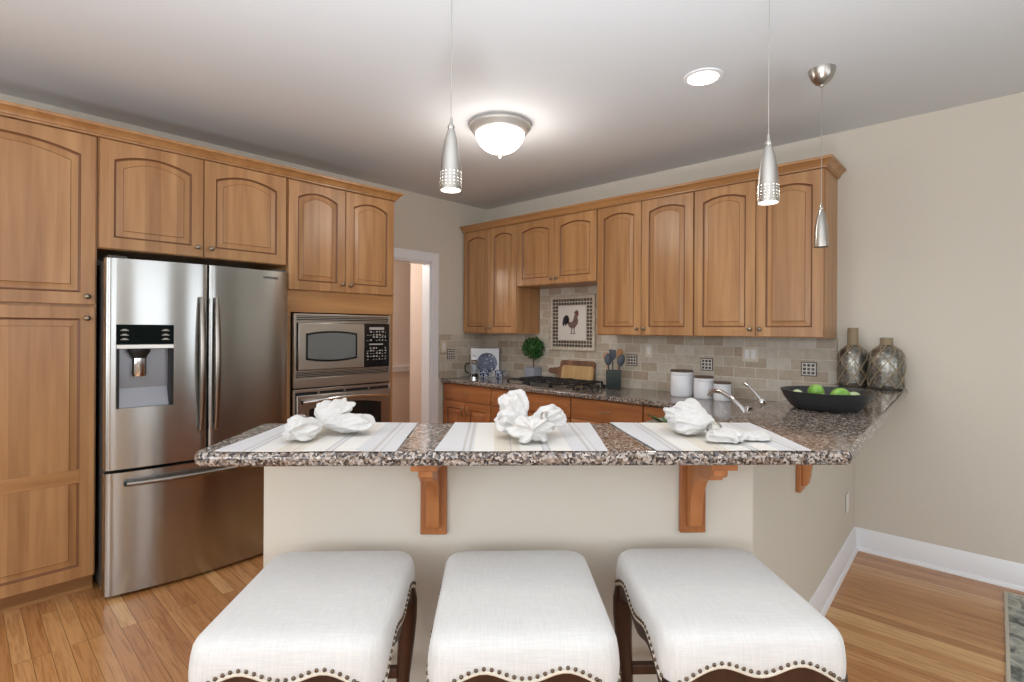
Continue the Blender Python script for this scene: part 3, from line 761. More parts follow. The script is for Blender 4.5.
# ------------------------------------------------------------------ stools
def make_stool():
    root = thing('bar_stool', 'x', 'stool')
    hx, hy, rc, ZT = .222, .258, .055, .722
    NS = 20; NCn = 6
    def perim(hx, hy, rc):
        P = []
        for sx, sy, a0 in ((1, -1, -PI / 2), (1, 1, 0), (-1, 1, PI / 2), (-1, -1, PI)):
            for k in range(NCn + 1):
                a = a0 + k / NCn * PI / 2; P.append((sx * (hx - rc) + rc * math.cos(a), sy * (hy - rc) + rc * math.sin(a)))
            # straight to next
            nx = {(1, -1): (1, 1), (1, 1): (-1, 1), (-1, 1): (-1, -1), (-1, -1): (1, -1)}[(sx, sy)]
            e = P[-1]; a1 = a0 + PI / 2; f = (nx[0] * (hx - rc) + rc * math.cos(a1), nx[1] * (hy - rc) + rc * math.sin(a1))
            for k in range(1, NS): P.append((e[0] + (f[0] - e[0]) * k / NS, e[1] + (f[1] - e[1]) * k / NS))
        return P
    base = perim(hx, hy, rc)
    def scal(x, y):
        # t along the side (-1..1)
        if abs(x) / hx > abs(y) / hy: tt = y / hy
        else: tt = x / hx
        tt = abs(tt)
        if tt < .42: return .5 - .5 * math.cos(PI * tt / .42)          # 0 dip -> 1 peak
        u = (tt - .42) / .58
        return 1 - 3.1 * u ** 1.5
    def zb(x, y): return .622 + .024 * scal(x, y)
    rings = []
    for s, dz in ((.02, 0), (.3, -.0005), (.6, -.002), (.78, -.005), (.87, -.009), (.93, -.015), (.965, -.023), (.988, -.034), (1.0, -.050)):
        rings.append([(x * s, y * s, ZT + dz) for x, y in base])
    for k in range(1, 6):
        tt = k / 5; bul = 1 + .012 * math.sin(PI * tt)
        rings.append([(x * bul, y * bul, (ZT - .052) * (1 - tt) + zb(x, y) * tt) for x, y in base])
    mb = MB(); mb.loft(rings, True, False)
    mb.loft([[(x, y, zb(x, y)) for x, y in base], [(x * .97, y * .97, zb(x, y) + .002) for x, y in base]], False, True)
    bmesh.ops.remove_doubles(mb.bm, verts=mb.bm.verts[:], dist=.0001)
    mb.build('seat_cushion', LINEN, root, ang=80)
    # piping ring
    def ringtube(off, dz, r):
        P = [(x * off, y * off, zb(x, y) + dz) for x, y in base]; n = len(P); rr = []
        for i in range(n):
            p = Vector(P[i]); nrm = Vector((p.x / hx ** 2, p.y / hy ** 2, 0)).normalized()
            rr.append([p + nrm * r * math.cos(a) + Vector((0, 0, r * math.sin(a))) for a in [2 * PI * q / 6 for q in range(6)]])
        m2 = MB(); m2.loft(rr + [rr[0]], False, False); bmesh.ops.remove_doubles(m2.bm, verts=m2.bm.verts[:], dist=.00005); return m2
    ringtube(1.004, .002, .0045).build('piping', PIPE, root, ang=80)
    # apron
    ins = .972
    def za(x, y):
        s = scal(x, y); return zb(x, y) - .030 - (.014 if s > 0 else .014 - .012 * s)
    r1 = [(x * ins, y * ins, zb(x, y) + .004) for x, y in base]; r2 = [(x * ins, y * ins, za(x, y)) for x, y in base]
    r3 = [(x * .90, y * .90, za(x, y)) for x, y in base]; r4 = [(x * .90, y * .90, zb(x, y) + .004) for x, y in base]
    m3 = MB(); m3.loft([r1, r2, r3, r4], False, False); m3.build('apron', DARKWOOD, root)
    # nails
    first = None; n = len(base); acc = 0; last = None; k = 0
    L = [Vector((x * 1.008, y * 1.008, zb(x, y) + .011)) for x, y in base]; L.append(L[0])
    step = .0178; dist = 0; pos = [L[0]]
    for a, b in zip(L, L[1:]):
        seg = (b - a).length; 
        while dist + seg >= step:
            f = (step - dist) / seg; a = a + (b - a) * f; pos.append(a.copy()); seg = (b - a).length; dist = 0
        dist += seg
    pos = [p for p in pos if not (p.y > hy * .93)]
    for p in pos[:98]:
        if first is None:
            m4 = MB(); m4.sphere((0, 0, 0), .0052, u=8, v=6); first = m4.build('nailhead', NAIL, root, p, ang=80)
        else:
            c = first.copy(); COL.objects.link(c); c.parent = root; c.location = p
    # cabriole legs
    for sx in (-1, 1):
        for sy in (-1, 1):
            dv = Vector((sx, sy, 0)).normalized(); c0 = Vector((sx * (hx - .035), sy * (hy - .035), 0))
            prof = [(.60, .000, .034), (.55, .010, .035), (.50, .014, .031), (.42, .010, .026), (.32, .000, .021), (.20, -.008, .018), (.10, -.006, .017), (.04, .004, .019), (.012, .014, .023), (0, .016, .021)]
            MB().tube([c0 + dv * o_ + Vector((0, 0, z)) for z, o_, r in prof], [r for z, o_, r in prof], 12).build('leg', DARKWOOD, root, ang=60)
    e = .030
    MB().box(-hx + .05, hy - .05, .318, hx - .05, hy - .025, .350).build('stretcher', DARKWOOD, root, bevel=.004)
    for sx in (-1, 1): MB().box(sx * (hx - .037) - .011, -hy + .05, .20, sx * (hx - .037) + .011, hy - .05, .228).build('stretcher', DARKWOOD, root, bevel=.004)
    return root
st0 = make_stool()
for i, (s, n_, a, lb) in enumerate(((-.370, -4.338, 0, 'cream upholstered bar stool at the left end of the bar'), (.172, -4.345, 0, 'cream upholstered bar stool in the middle of the row of three'), (.714, -4.338, 0, 'cream upholstered bar stool at the right end, nearest the white baseboard'))):
    o = st0 if i == 0 else copy_tree(st0)
    x, y = dg(s, n_); o.location = (x, y, 0); o.rotation_euler = (0, 0, PI / 4 + math.radians(a)); o['label'] = lb; o['group'] = 'bar stools along the breakfast bar'

# ------------------------------------------------------------------ placemats
def quad_mat(P, label):
    P = [Vector(p) for p in P]   # FL, BL, BR, FR in world xy
    c = sum(P, Vector((0, 0))) / 4; rz = PI / 4
    R = Matrix.Rotation(-rz, 2)
    Q = [R @ (p - c) for p in P]
    mb = MB(); nx, ny = 40, 20; TH = .0025
    def pt(u, v, top):
        a = Q[0].lerp(Q[3], u); b = Q[1].lerp(Q[2], u); p = a.lerp(b, v)
        z = .0012 + .0008 * math.sin(9 * u + 2) * math.sin(7 * v + 1)
        return (p.x, p.y, max(z, .0006) + (TH if top else 0))
    mb.grid(lambda u, v: pt(u, v, True), nx, ny); mb.grid(lambda u, v: pt(u, v, False), nx, ny)
    e = MB
    for (fn) in (lambda u: (u, 0), lambda u: (u, 1), lambda u: (0, u), lambda u: (1, u)):
        mb.grid(lambda a, b: pt(*fn(a), b > .5), 40 if fn(0)[0] != fn(1)[0] else 20, 1)
    bmesh.ops.remove_doubles(mb.bm, verts=mb.bm.verts[:], dist=.0002)
    o = mb.build('placemat', MATC, loc=(c.x, c.y, 1.0665), rz=rz, ang=40)
    return tag(o, label, 'placemat', 'striped placemats on the bar')
def mat_sn(f0, f1, b0, b1, label):
    nf_, nb_ = -4.286, -3.845
    return quad_mat([dg(f0, nf_), dg(b0, nb_), dg(b1, nb_), dg(f1, nf_)], label)
mat_sn(-.682, -.178, -.648, -.180, 'striped cloth placemat at the left end of the bar')
mat_sn(-.070, .426, -.045, .455, 'striped cloth placemat in the middle of the bar')
mat_sn(.567, 1.022, .530, 1.060, 'striped cloth placemat at the right end of the bar, nearest the bowl')

# ------------------------------------------------------------------ napkins
def napkin(label, loc, rz, lobes, ringpos, ringrot, seed, rlabel):
    random.seed(seed); mb = MB()
    for (d, L, w_, h_, ph, z0) in lobes:
        d = Vector(d).normalized(); side = d.cross(Vector((0, 0, 1)))
        if side.length < .2: side = Vector((1, 0, 0))
        side.normalize(); up = side.cross(d).normalized(); NU, NV = 26, 72; rings = []
        for i in range(NU + 1):
            u = i / NU
            k = (.14 + .86 * math.sin(min(1.0, u / .78) * PI / 2) ** 1.05) * (math.sqrt(max(0.0, 1 - ((u - .78) / .22) ** 2)) if u > .78 else 1)
            k = max(k, .01); ringp = []
            for j in range(NV):
                a = 2 * PI * j / NV
                wr = 1 + (.3 + .7 * u) * (.34 * (abs(math.sin(3 * a + ph + u * .8)) - .6) + .22 * (abs(math.sin(5.5 * a + 2 * ph - u * 1.1)) - .6) + .05 * math.sin(17 * a + ph + 3 * u))
                p = Vector((0, 0, z0)) + d * L * u * (1 + .10 * math.sin(2 * a + ph) * u + .06 * math.sin(7 * a + ph) * u) + side * (math.cos(a) * w_ * k * wr) + up * (math.sin(a) * h_ * k * wr + .004 * math.sin(7 * u + 3 * a))
                p.z = max(p.z, .001 + .001 * math.sin(3 * a))
                ringp.append(p)
            rings.append(ringp)
        mb.loft(rings)
    o = mb.build('napkin', NAPK, loc=loc, rz=rz, ang=80)
    md = o.modifiers.new('weld', 'REMESH'); md.mode = 'VOXEL'; md.voxel_size = .0032; md.use_smooth_shade = True
    tx = bpy.data.textures.get('cloth_folds') or bpy.data.textures.new('cloth_folds', 'CLOUDS'); tx.noise_scale = .022; tx.noise_depth = 2
    ds = o.modifiers.new('folds', 'DISPLACE'); ds.texture = tx; ds.strength = .010; ds.mid_level = .55; ds.texture_coords = 'LOCAL'
    sm = o.modifiers.new('soften', 'SMOOTH'); sm.iterations = 2; sm.factor = .5
    tag(o, label, 'napkin', 'white napkins on the placemats')
    r = MB(); n = 20; rr = []
    for i in range(n):
        a = 2 * PI * i / n; c = Vector((.021 * math.cos(a), 0, .021 * math.sin(a)))
        q = c.normalized(); rr.append([c + q * .0035 * math.cos(b) + Vector((0, .009 * math.sin(b), 0)) for b in [2 * PI * j / 8 for j in range(8)]])
    r.loft(rr + [rr[0]], False, False); bmesh.ops.remove_doubles(r.bm, verts=r.bm.verts[:], dist=.00001)
    M = Matrix.Rotation(rz, 3, 'Z'); wp = Vector(loc) + M @ Vector(ringpos)
    ro = r.build('napkin_ring', NICKEL, loc=wp, rot=(ringrot[0], ringrot[1], rz + ringrot[2]), ang=60)
    return tag(ro, rlabel, 'napkin ring', 'metal napkin rings')
ZN = 1.0705
ZN = ZN + .006
x, y = dg(-.455, -4.085)
napkin('white napkin with two puffed tails and one short end, on the left placemat', (x, y, ZN), PI / 4,
       [((.08, .66, .16), .140, .060, .032, .3, .040), ((.95, .25, .0), .150, .052, .030, 2.1, .030), ((-.30, -.75, -.04), .125, .056, .036, 4.0, .035)],
       (-.045, -.055, .048), (0, 0, .7), 1, 'metal ring around the napkin on the left placemat')
x, y = dg(.200, -4.120)
napkin('white napkin standing in a tall puff, on the middle placemat', (x, y, ZN), PI / 4,
       [((-.34, .30, .66), .118, .046, .044, .6, .028), ((.90, .36, .16), .128, .046, .038, 2.6, .038), ((.12, -.95, .00), .110, .064, .038, 4.4, .038), ((-.85, .1, .15), .09, .045, .036, 5.0, .035)],
       (.06, .0, .055), (0, 0, 1.2), 2, 'metal ring around the napkin on the middle placemat')
x, y = dg(.808, -4.105)
napkin('white napkin with a domed gathered top and flat tail, on the right placemat', (x, y, ZN), PI / 4,
       [((-.45, .55, .10), .140, .082, .044, 1.2, .042), ((-.95, .25, .0), .125, .050, .034, 3.0, .030), ((.15, -.85, -.06), .120, .070, .020, 5.1, .018), ((.92, -.35, -.05), .150, .055, .014, 2.1, .012)],
       (-.004, -.022, .024), (.25, 0, -.6), 3, 'metal ring around the napkin on the right placemat')

# ------------------------------------------------------------------ bowl, limes, bottles on the bar wing
bl = thing('fruit_bowl', 'wide shallow charcoal bowl holding limes on the bar', 'bowl', (3.583, -1.330, 1.0665))
prof = [(.0, .004), (.08, .0), (.125, .002), (.14, .012), (.165, .045), (.180, .078), (.184, .083), (.178, .083), (.158, .048), (.13, .018), (.0, .014)]
MB().lathe(prof, seg=48).build('bowl_shell', CHAR, bl, ang=50)
bl_scale = None
def lime(x, y, z, r, label, material=LIME, rot=0):
    mb = MB(); mb.sphere((0, 0, 0), r, 1.0, 1.0, 1.14, 20, 14)
    o = mb.build('lime', material, loc=(3.583 + x, -1.330 + y, 1.0665 + z), rot=(PI / 2 - .2, 0, rot), ang=80)
    return tag(o, label, 'fruit', 'fruit in the charcoal bowl')
lime(-.045, .030, .070, .034, 'bright green lime, the left one showing over the bowl rim', rot=.4)
lime(.062, -.028, .064, .036, 'green lime, the right one showing over the bowl rim', rot=1.2)
lime(.000, -.052, .050, .022, 'pale green fruit lying low between the two limes', PALEF, 2)
lime(.103, .030, .056, .026, 'pale green fruit lying low at the right side of the bowl', PALEF, .9)
lime(-.108, -.030, .058, .022, 'pale green fruit lying low at the left side of the bowl', PALEF, .9)
def bottle(label, loc, prof, neck_z, rmax, hbody):
    o = thing('glass_bottle', label, 'bottle', loc)
    MB().lathe(prof, seg=40).build('body', GLASSB, o, ang=50)
    def rad(z):
        for (r0, z0), (r1, z1) in zip(prof, prof[1:]):
            if z0 <= z <= z1 and z1 > z0: return r0 + (r1 - r0) * (z - z0) / (z1 - z0)
        return prof[-1][0]
    w = MB(); n = 7
    for sgn in (1, -1):
        for k in range(n):
            if sgn < 0 and k % 2: continue
            pts = []
            for i in range(25):
                z = .012 + (neck_z - .012) * i / 24; a = 2 * PI * k / n + sgn * 2.1 * (i / 24)
                r = rad(z) + .002; pts.append((r * math.cos(a), r * math.sin(a), z))
            w.tube(pts, .0028, 6)
    w.build('rope_net', ROPE, o, ang=60)
    w = MB(); ztop = prof[-1][1]; pts = []
    turns = int((ztop - neck_z) / .006)
    for i in range(turns * 16 + 1):
        a = 2 * PI * i / 16; z = neck_z + (ztop - neck_z - .004) * i / (turns * 16); r = rad(z) + .002
        pts.append((r * math.cos(a), r * math.sin(a), z))
    w.tube(pts, .0034, 6); w.build('neck_wrap', ROPE, o, ang=60)
    return o
p1 = [(.0, 0), (.070, 0), (.078, .006), (.081, .03), (.083, .10), (.084, .17), (.080, .205), (.066, .232), (.040, .252), (.027, .264), (.026, .30), (.025, .372)]
bottle('taller silvered glass bottle with a rope net and long neck, left of the pair', (3.475, -.105, 1.0665), p1, .262, .084, .2)
p2 = [(.0, 0), (.078, 0), (.087, .006), (.090, .03), (.092, .10), (.093, .17), (.089, .205), (.074, .235), (.048, .255), (.030, .268), (.0285, .29), (.0295, .312)]
bottle('shorter wide silvered glass bottle with a rope net, right of the pair', (3.655, -.145, 1.0665), p2, .266, .093, .2)

# ------------------------------------------------------------------ things on the back counter
ZC = .9145
def canister(label, x, y, r, h):
    o = thing('canister', label, 'canister', (x, y, ZC), 0, 'white canisters on the back counter')
    MB().lathe([(0, 0), (r * .93, 0), (r * .97, .004), (r, .015), (r, h - .03), (r * .985, h - .028), (r * .985, h - .022), (r, h - .02), (r, h - .005), (r * .96, h), (0, h)], seg=36).build('jar', CERW, o, ang=50)
    MB().lathe([(0, h), (r * .99, h), (r * 1.02, h + .004), (r * 1.02, h + .010), (r * .97, h + .014), (0, h + .014)], seg=36).build('lid', LID, o, ang=50)
canister('tallest white canister with a dark lid, left of the three', 2.385, -.215, .083, .185)
canister('medium white canister with a dark lid, in the middle of the three', 2.560, -.225, .070, .150)
canister('smallest white canister with a dark lid, right of the three beside the faucet', 2.705, -.245, .060, .120)
CX, CYY = 1.752, -.17
o = thing('utensil_crock', 'dark slate square crock holding kitchen utensils', 'crock', (CX, CYY, ZC), .6)
rr = .058
mb = MB()
def sq(r, z): return [(r * math.cos(a) / max(abs(math.cos(a)), abs(math.sin(a))) ** .75, r * math.sin(a) / max(abs(math.cos(a)), abs(math.sin(a))) ** .75, z) for a in [2 * PI * k / 32 for k in range(32)]]
mb.loft([sq(.058, 0), sq(.062, .005), sq(.064, .155), sq(.060, .157), sq(.056, .15), sq(.054, .02)]); mb.build('pot', SLATE, o, ang=50)
def utensil(kind, label, dx, dy, lean, ang_, L, material):
    mb = MB(); n = 14
    if kind == 'spoon':
        mb.tube([(0, 0, z) for z in (.02, .1, L - .06)], [.006, .0055, .006], 8)
        mb.sphere((0, 0, L - .028), .028, 1.0, .28, 1.35, 14, 10)
    elif kind == 'spatula':
        mb.tube([(0, 0, z) for z in (.02, .1, L - .08)], [.007, .006, .006], 8)
        mb.prism([(-.012, L - .085), (.012, L - .085), (.030, L - .06), (.030, L), (-.026, L + .006), (-.030, L - .06)], -.003, .003, 'Y')
    else:
        mb.tube([(0, 0, z) for z in (.02, .1, L - .09)], [.007, .006, .006], 8)
        mb.sphere((0, 0, L - .045), .034, .9, .40, 1.5, 14, 10)
    o = mb.build('utensil', material, loc=(CX + dx, CYY + dy, ZC + .004), rot=(lean * math.sin(ang_), lean * math.cos(ang_), .7), ang=60)
    return tag(o, label, 'utensil', 'utensils standing in the slate crock')
utensil('spoon', 'rosy wooden spoon leaning out at the left of the crock', -.018, -.012, -.16, .5, .30, PINKW)
utensil('spatula', 'dark grey silicone spatula, upright in the crock', -.008, .008, -.03, .3, .325, GREYSIL)
utensil('turner', 'grey silicone ladle facing forward in the crock', -.016, -.030, -.07, .3, .29, GREYSIL)
utensil('spoon', 'beech wooden spoon in the middle of the crock', .018, .012, .10, .4, .33, SPOONW)
utensil('turner', 'dark grey spoon leaning far right out of the crock', (.020), -.012, .22, .4, .29, GREYSIL)
# cutting boards leaning on the tiles
def cboard(label, x, w_, h_, y, tilt, material, handle):
    mb = MB(); P = []
    def arcpts(cx, cz, r, a0, a1, n=6): return [(cx + r * math.cos(a0 + (a1 - a0) * k / n), cz + r * math.sin(a0 + (a1 - a0) * k / n)) for k in range(n + 1)]
    r = .03
    P = arcpts(w_ / 2 - r, r, r, -PI / 2, 0) + arcpts(w_ / 2 - r, h_ - r, r, 0, PI / 2) + arcpts(-w_ / 2 + r, h_ - r, r, PI / 2, PI)
    if handle:
        P += [(-w_ / 2, h_ * .72)] + [(-w_ / 2 - .02, h_ * .66), (-w_ / 2 - .10, h_ * .62)] + arcpts(-w_ / 2 - .11, h_ * .5, h_ * .12, PI / 2, 3 * PI / 2) + [(-w_ / 2 - .02, h_ * .34), (-w_ / 2, h_ * .28)]
    P += arcpts(-w_ / 2 + r, r, r, PI, 3 * PI / 2)
    o = mb.prism(P, 0, .018, 'Y').build('cutting_board', material, loc=(x, y, ZC), rot=(tilt, 0, 0), bevel=.004)
    return tag(o, label, 'cutting board')
cboard('darker walnut paddle cutting board with handle, standing at the back against the tiles', 1.275, .40, .215, -.075, -.20, BROWNWOOD, True)
cboard('pale rectangular wooden cutting board leaning in front of the darker board', 1.305, .36, .17, -.105, -.20, PALEWOOD, False)
# topiary
TX, TY = .775, -.085
tp = thing('potted_topiary', 'small ball topiary in a grey pot on the back counter', 'plant', (TX, TY, ZC))
mb = MB(); mb.loft([sq(.052, 0), sq(.060, .004), sq(.068, .125), sq(.064, .127), sq(.060, .11)]); mb.build('pot', CERG, tp, ang=50)
MB().tube([(0, 0, .10), (.004, 0, .17), (-.003, 0, .23), (0, 0, .28)], .006, 8).build('stem', BARK, tp)
random.seed(5); mb = MB()
for i in range(620):
    d = Vector((random.gauss(0, 1), random.gauss(0, 1), random.gauss(0, 1))).normalized(); r = .112 * random.uniform(.5, 1.08)
    p = Vector((0, 0, .315)) + Vector((d.x * r, d.y * min(r, .095), d.z * r * .92))
    a = Vector((random.gauss(0, 1), random.gauss(0, 1), random.gauss(0, 1))).normalized(); b = d.cross(a).normalized(); q = (d + a * .5).normalized()
    L, wd = .026, .009
    v0 = mb._v(p - q * L * .5); v1 = mb._v(p + b * wd); v2 = mb._v(p + q * L * .6 + d * .004); v3 = mb._v(p - b * wd)
    mb.face([v0, v1, v2, v3])
mb.sphere((0, 0, .315), .066, u=14, v=10)
mb.build('foliage', LEAF, tp, ang=80)
# herb behind the napkin
hp = thing('herb_plant', 'low leafy green herb plant peeking out behind the right napkin', 'plant', (3.10, -1.88, ZC))
MB().lathe([(0, 0), (.035, 0), (.045, .07), (.048, .085), (.042, .085), (.038, .07), (0, .068)], seg=24).build('pot', CERW, hp, ang=50)
mb = MB(); random.seed(9)
for i in range(46):
    a = random.uniform(0, 2 * PI); ln = random.uniform(.07, .135); el = random.uniform(.25, .9)
    d = Vector((math.cos(a) * math.cos(el), math.sin(a) * math.cos(el), math.sin(el)))
    b = d.cross(Vector((0, 0, 1))).normalized(); p = Vector((0, 0, .068))
    v = [mb._v(p), mb._v(p + d * ln * .55 + b * .009), mb._v(p + d * ln + Vector((0, 0, -.018))), mb._v(p + d * ln * .55 - b * .009)]
    mb.face(v)
mb.build('foliage', LEAF, hp, ang=80)
# decorative tray with blue plate design in the corner
tr = thing('plate_board', 'white square board with a blue transferware plate, standing in the counter corner', 'decor', (.205, -.205, ZC), PI / 4)
TL = Matrix.Rotation(-.12, 4, 'X')
MB(TL).box(-.15, 0, 0, .15, .012, .30).build('board', CERW, tr, bevel=.003)
m2 = MB(TL @ Matrix.Translation((.022, -.001, .145)) @ Matrix.Rotation(PI / 2, 4, 'X')); m2.lathe([(0, .012), (.055, .011), (.068, .010), (.100, .017), (.106, .018), (.106, .012), (.07, .003), (0, .001)], seg=36)
m2.build('plate', PLATEB, tr, ang=50)
# french press
PX, PY = .26, -.41
fp = thing('french_press', 'glass french press coffee maker with chrome frame and black handle', 'coffee maker', (PX, PY, ZC))
MB().lathe([(0, .012), (.044, .012), (.046, .02), (.046, .165), (.044, .165), (.044, .02), (0, .016)], seg=28).build('beaker', CLEAR, fp, ang=50)
MB().lathe([(0, .018), (.0425, .018), (.0425, .05), (0, .05)], seg=24).build('coffee', COFFEE, fp, ang=50)
w = MB()
for a in (0.3, 1.87, 3.44, 5.0):
    w.tube([(.049 * math.cos(a), .049 * math.sin(a), z) for z in (0, .08, .15)], .003, 6)
w.lathe([(.050, .0), (.050, .018), (.047, .018), (.047, 0)], seg=28); w.lathe([(.050, .145), (.050, .155), (.047, .155), (.047, .145)], seg=28); w.build('frame', CHROME, fp, ang=50)
MB().lathe([(0, .166), (.050, .166), (.050, .174), (.030, .186), (.006, .19), (.004, .22), (.010, .224), (.010, .236), (0, .24)], seg=24).build('lid', CHROME, fp, ang=50)
ha = Vector((-.73, -.68, 0))
MB().tube([ha * .050 + Vector((0, 0, .15)), ha * .075 + Vector((0, 0, .155)), ha * .092 + Vector((0, 0, .12)), ha * .088 + Vector((0, 0, .07)), ha * .052 + Vector((0, 0, .05))], .007, 8).build('handle', BLACKM, fp, ang=60)
# blue cups
def cup(label, x, y, r, h, hd):
    o = thing('teacup', label, 'cup', (x, y, ZC), hd, 'blue patterned cups in the counter corner')
    MB().lathe([(0, 0), (r * .55, 0), (r * .6, .006), (r * .9, h * .4), (r, h), (r * .95, h), (r * .82, h * .4), (r * .5, .01), (0, .01)], seg=28).build('bowl', BLUEC, o, ang=50)
    MB().tube([(r * .85, 0, h * .35), (r * 1.25, 0, h * .30), (r * 1.5, 0, h * .6), (r * 1.3, 0, h * .88), (r * .93, 0, h * .85)], .005, 8).build('handle', BLUEC, o, ang=60)
cup('blue patterned teacup just right of the french press', .335, -.335, .052, .095, .75)
cup('blue patterned teacup right of the pair, handle pointing right', .425, -.215, .045, .08, .75)
# cooktop
ck = thing('gas_cooktop', 'black and steel gas cooktop with cast iron grates set in the granite', 'cooktop', (1.275, -.345, ZC))
MB().box(-.39, -.25, 0, .39, .20, .008).build('tray', STEELW, ck, bevel=.003)
bpos = [(-.26, -.12, .04), (-.26, .12, .034), (0, 0, .05), (.24, -.12, .034), (.24, .12, .04)]
for x, y, r in bpos:
    b_ = MB().lathe([(0, .008), (r, .008), (r * .95, .018), (r * .7, .022), (0, .022)], (x, y, 0), 20).build('burner', IRON, ck, ang=50)
for gx0, gx1 in ((-.38, -.135), (-.13, .115), (.12, .365)):
    w = MB(); zt = .042; t_ = .0055
    for x in (gx0 + .006, (gx0 + gx1) / 2, gx1 - .006): w.box(x - t_, -.24, zt, x + t_, .185, zt + .011)
    for y in (-.235, -.12, 0, .10, .18): w.box(gx0, y - t_, zt, gx1, y + t_, zt + .011)
    for x in (gx0 + .006, gx1 - .006):
        for y in (-.235, .18): w.box(x - .007, y - .007, .008, x + .007, y + .007, zt)
    for y in (-.12, .12):
        for a in range(4):
            ca, sa = math.cos(a * PI / 2 + PI / 4), math.sin(a * PI / 2 + PI / 4); xm = (gx0 + gx1) / 2
            w.tube([(xm + ca * .03, y + sa * .03, zt + .012), (xm + ca * .085, y + sa * .085, zt + .010)], .005, 6)
    w.build('grate', IRON, ck, bevel=.002)
for k in range(5):
    m4 = MB().lathe([(0, .008), (.016, .008), (.018, .012), (.016, .026), (0, .028)], (.375 - .0, -.20 + k * .095, 0), 16); m4.build('control_knob', BLACKM, ck, ang=50)
# faucet + lever
fa = thing('kitchen_faucet', 'chrome single lever kitchen faucet behind the bar by the bowl', 'faucet', (3.27, -1.40, ZC))
MB().lathe([(0, 0), (.032, 0), (.032, .006), (.024, .014), (.022, .06), (.021, .10), (0, .105)], seg=24).build('base', CHROME, fa, ang=50)
MB().tube([(0, 0, .085), (-.035, .012, .125), (-.09, .035, .165), (-.15, .06, .188), (-.19, .075, .190), (-.215, .085, .180), (-.222, .088, .16)], [.015, .0135, .012, .0115, .012, .0135, .0145], 14).build('spout', CHROME, fa, ang=60)
MB().tube([(.0, .0, .09), (.005, .002, .135)], [.019, .017], 14).build('valve', CHROME, fa, ang=60)
fl = thing('faucet_sprayer', 'slim chrome side lever standing beside the kitchen faucet', 'faucet', (3.285, -1.24, ZC))
MB().lathe([(0, 0), (.024, 0), (.024, .006), (.016, .012), (.014, .12), (.019, .135), (.019, .15), (.010, .162), (0, .163)], seg=20).build('base', CHROME, fl, ang=50)
MB().tube([(0, 0, .145), (-.03, .01, .175), (-.075, .03, .215), (-.10, .04, .225)], [.010, .008, .007, .009], 10).build('lever', CHROME, fl, ang=60)

# ------------------------------------------------------------------ light fixtures
def pendant(label, x, y, zb_, lit=True, k=1.0):
    o = thing('pendant_light', label, 'pendant lamp', (x, y, zb_), 0, 'nickel pendant lights over the bar')
    prof = [(.033, 0), (.0335, .01), (.0325, .05), (.029, .10), (.021, .150), (.013, .180), (.009, .188)]
    prof = [(r * k, z * k) for r, z in prof]
    mb = MB(); seg = 32; rings = []
    outer = prof; inner = [(r - .0018, z) for r, z in reversed(prof)]
    mb.lathe(outer + inner, seg=seg) if False else mb.loft([[(r * math.cos(2 * PI * j / seg), r * math.sin(2 * PI * j / seg), z) for j in range(seg)] for r, z in outer + inner], False, False)
    mb.build('shade', NICKEL, o, ang=60)
    w = MB()
    if lit:
        for row in range(5):
            z = .014 + row * .010; rad = .0332 if row < 3 else .0325
            for c_ in range(16):
                a = 2 * PI * (c_ + (row % 2) * .0) / 16; q = Vector((math.cos(a), math.sin(a), 0))
                w.sphere(q * (rad - .0006) + Vector((0, 0, z)), .0011, u=6, v=4)
        w.build('perforations', BULB, o, ang=80)
    MB().lathe([(0, .188 * k), (.009 * k, .188 * k), (.011 * k, .193 * k), (.010 * k, .200 * k), (.005, .206 * k), (.0045, .222 * k), (0, .222 * k)], seg=16).build('cap', NICKEL, o, ang=50)
    MB().lathe([(0, .010), (.030 * k, .010), (.030 * k, .013), (0, .013)], seg=24).build('bulb', BULB if lit else DARKBULB, o)
    top = HC - zb_
    MB().tube([(0, 0, .21 * k), (0, 0, top - .08)], .0016, 6).build('cord', NICKEL, o)
    MB().lathe([(0, top - .088), (.008, top - .088), (.010, top - .078), (.030, top - .070), (.048, top - .048), (.058, top - .022), (.062, top), (0, top)], seg=32).build('canopy', NICKEL, o, ang=50)
    if lit:
        s_ = spot('pendant_lamp', (x, y, zb_ + .006), 3.5, 1.9, (1.0, .90, .78), .02)
    return o
pendant('lit nickel pendant hanging over the left half of the bar', 2.914, -2.969, 1.842)
pendant('lit nickel pendant hanging over the right half of the bar', 3.597, -2.196, 1.834)
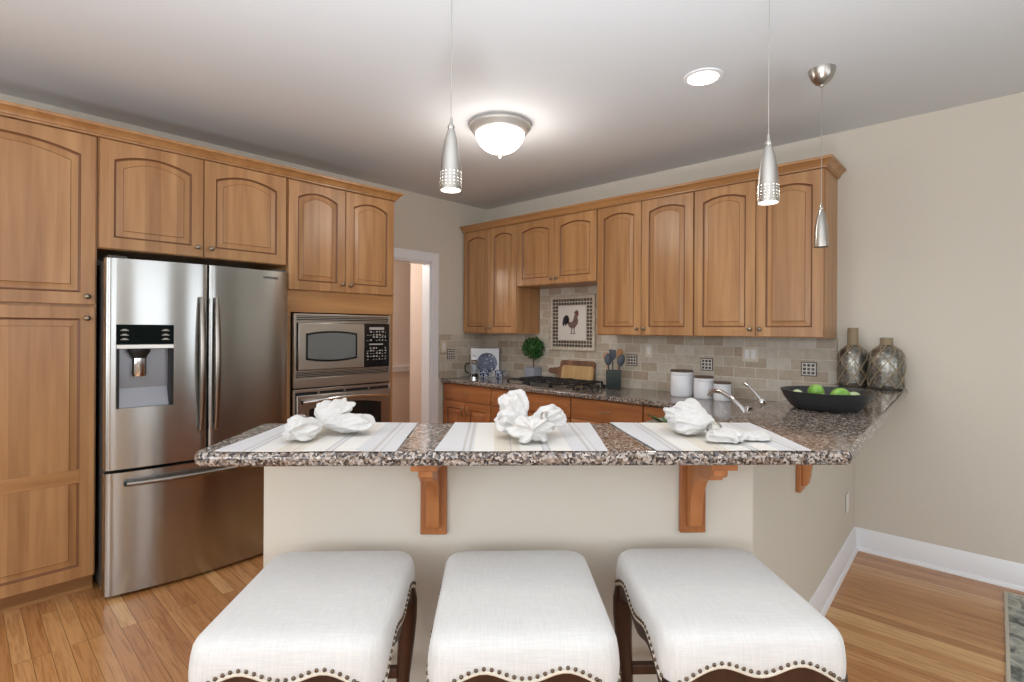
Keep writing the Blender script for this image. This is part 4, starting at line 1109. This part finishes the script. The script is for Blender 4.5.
pendant('unlit nickel pendant with its ceiling canopy in view, over the bar wing', 3.493, -1.019, 1.842, False)
fx, fy = 1.795, -1.615
o = thing('flush_ceiling_light', 'dome flush mount ceiling light with a silver rim', 'ceiling light', (fx, fy, HC))
MB().lathe([(0, 0), (.190, 0), (.200, -.018), (.198, -.028), (.188, -.034), (.180, -.052), (.164, -.062), (.150, -.064), (0, -.064)], seg=48).build('rim', FRAMEG, o, ang=40)
prof = [(.156, -.060)] + [(.156 * math.cos(a), -.060 - .130 * math.sin(a)) for a in [PI / 2 * k / 12 for k in range(1, 12)]] + [(.012, -.190), (0, -.190)]
MB().lathe(prof, seg=48).build('globe', GLOBE, o, ang=60)
MB().lathe([(0, -.184), (.020, -.184), (.024, -.194), (.013, -.202), (.012, -.210), (.006, -.220), (0, -.222)], seg=20).build('finial', FRAMEG, o, ang=50)
o = thing('recessed_ceiling_light', 'round lit recessed can light flush in the ceiling', 'ceiling light', (3.018, -1.349, HC))
w = MB(); n = 40
R = []
for r, z in ((.098, 0), (.098, -.006), (.078, -.008), (.076, .0)): R.append([(r * math.cos(2 * PI * j / n), r * math.sin(2 * PI * j / n), z) for j in range(n)])
w.loft(R, False, False); w.build('trim_ring', TRIM, o, ang=60)
MB().lathe([(0, -.001), (.077, -.001), (.077, -.004), (0, -.004)], seg=40).build('lens', BULB, o)
spot('can_light', (3.018, -1.349, HC - .012), 22, 2.4, (1.0, .93, .84), .07)
point('dome_light', (fx, fy, HC - .36), 10, .12, (1.0, .93, .85))

# ------------------------------------------------------------------ rug at the right
o = thing('area_rug', 'grey marbled area rug at the lower right corner', 'rug', (4.18, -2.6, 0))
MB().box(.012, 0, .001, 2.4, 2.47, .010).build('pile', RUG, o, bevel=.002)
w = MB(); w.box(0, -.012, .001, .014, 2.482, .012); w.box(2.398, -.012, .001, 2.412, 2.482, .012); w.box(.014, -.012, .001, 2.398, .002, .012); w.box(.014, 2.468, .001, 2.398, 2.482, .012); w.build('binding', RUGE, o, bevel=.002)
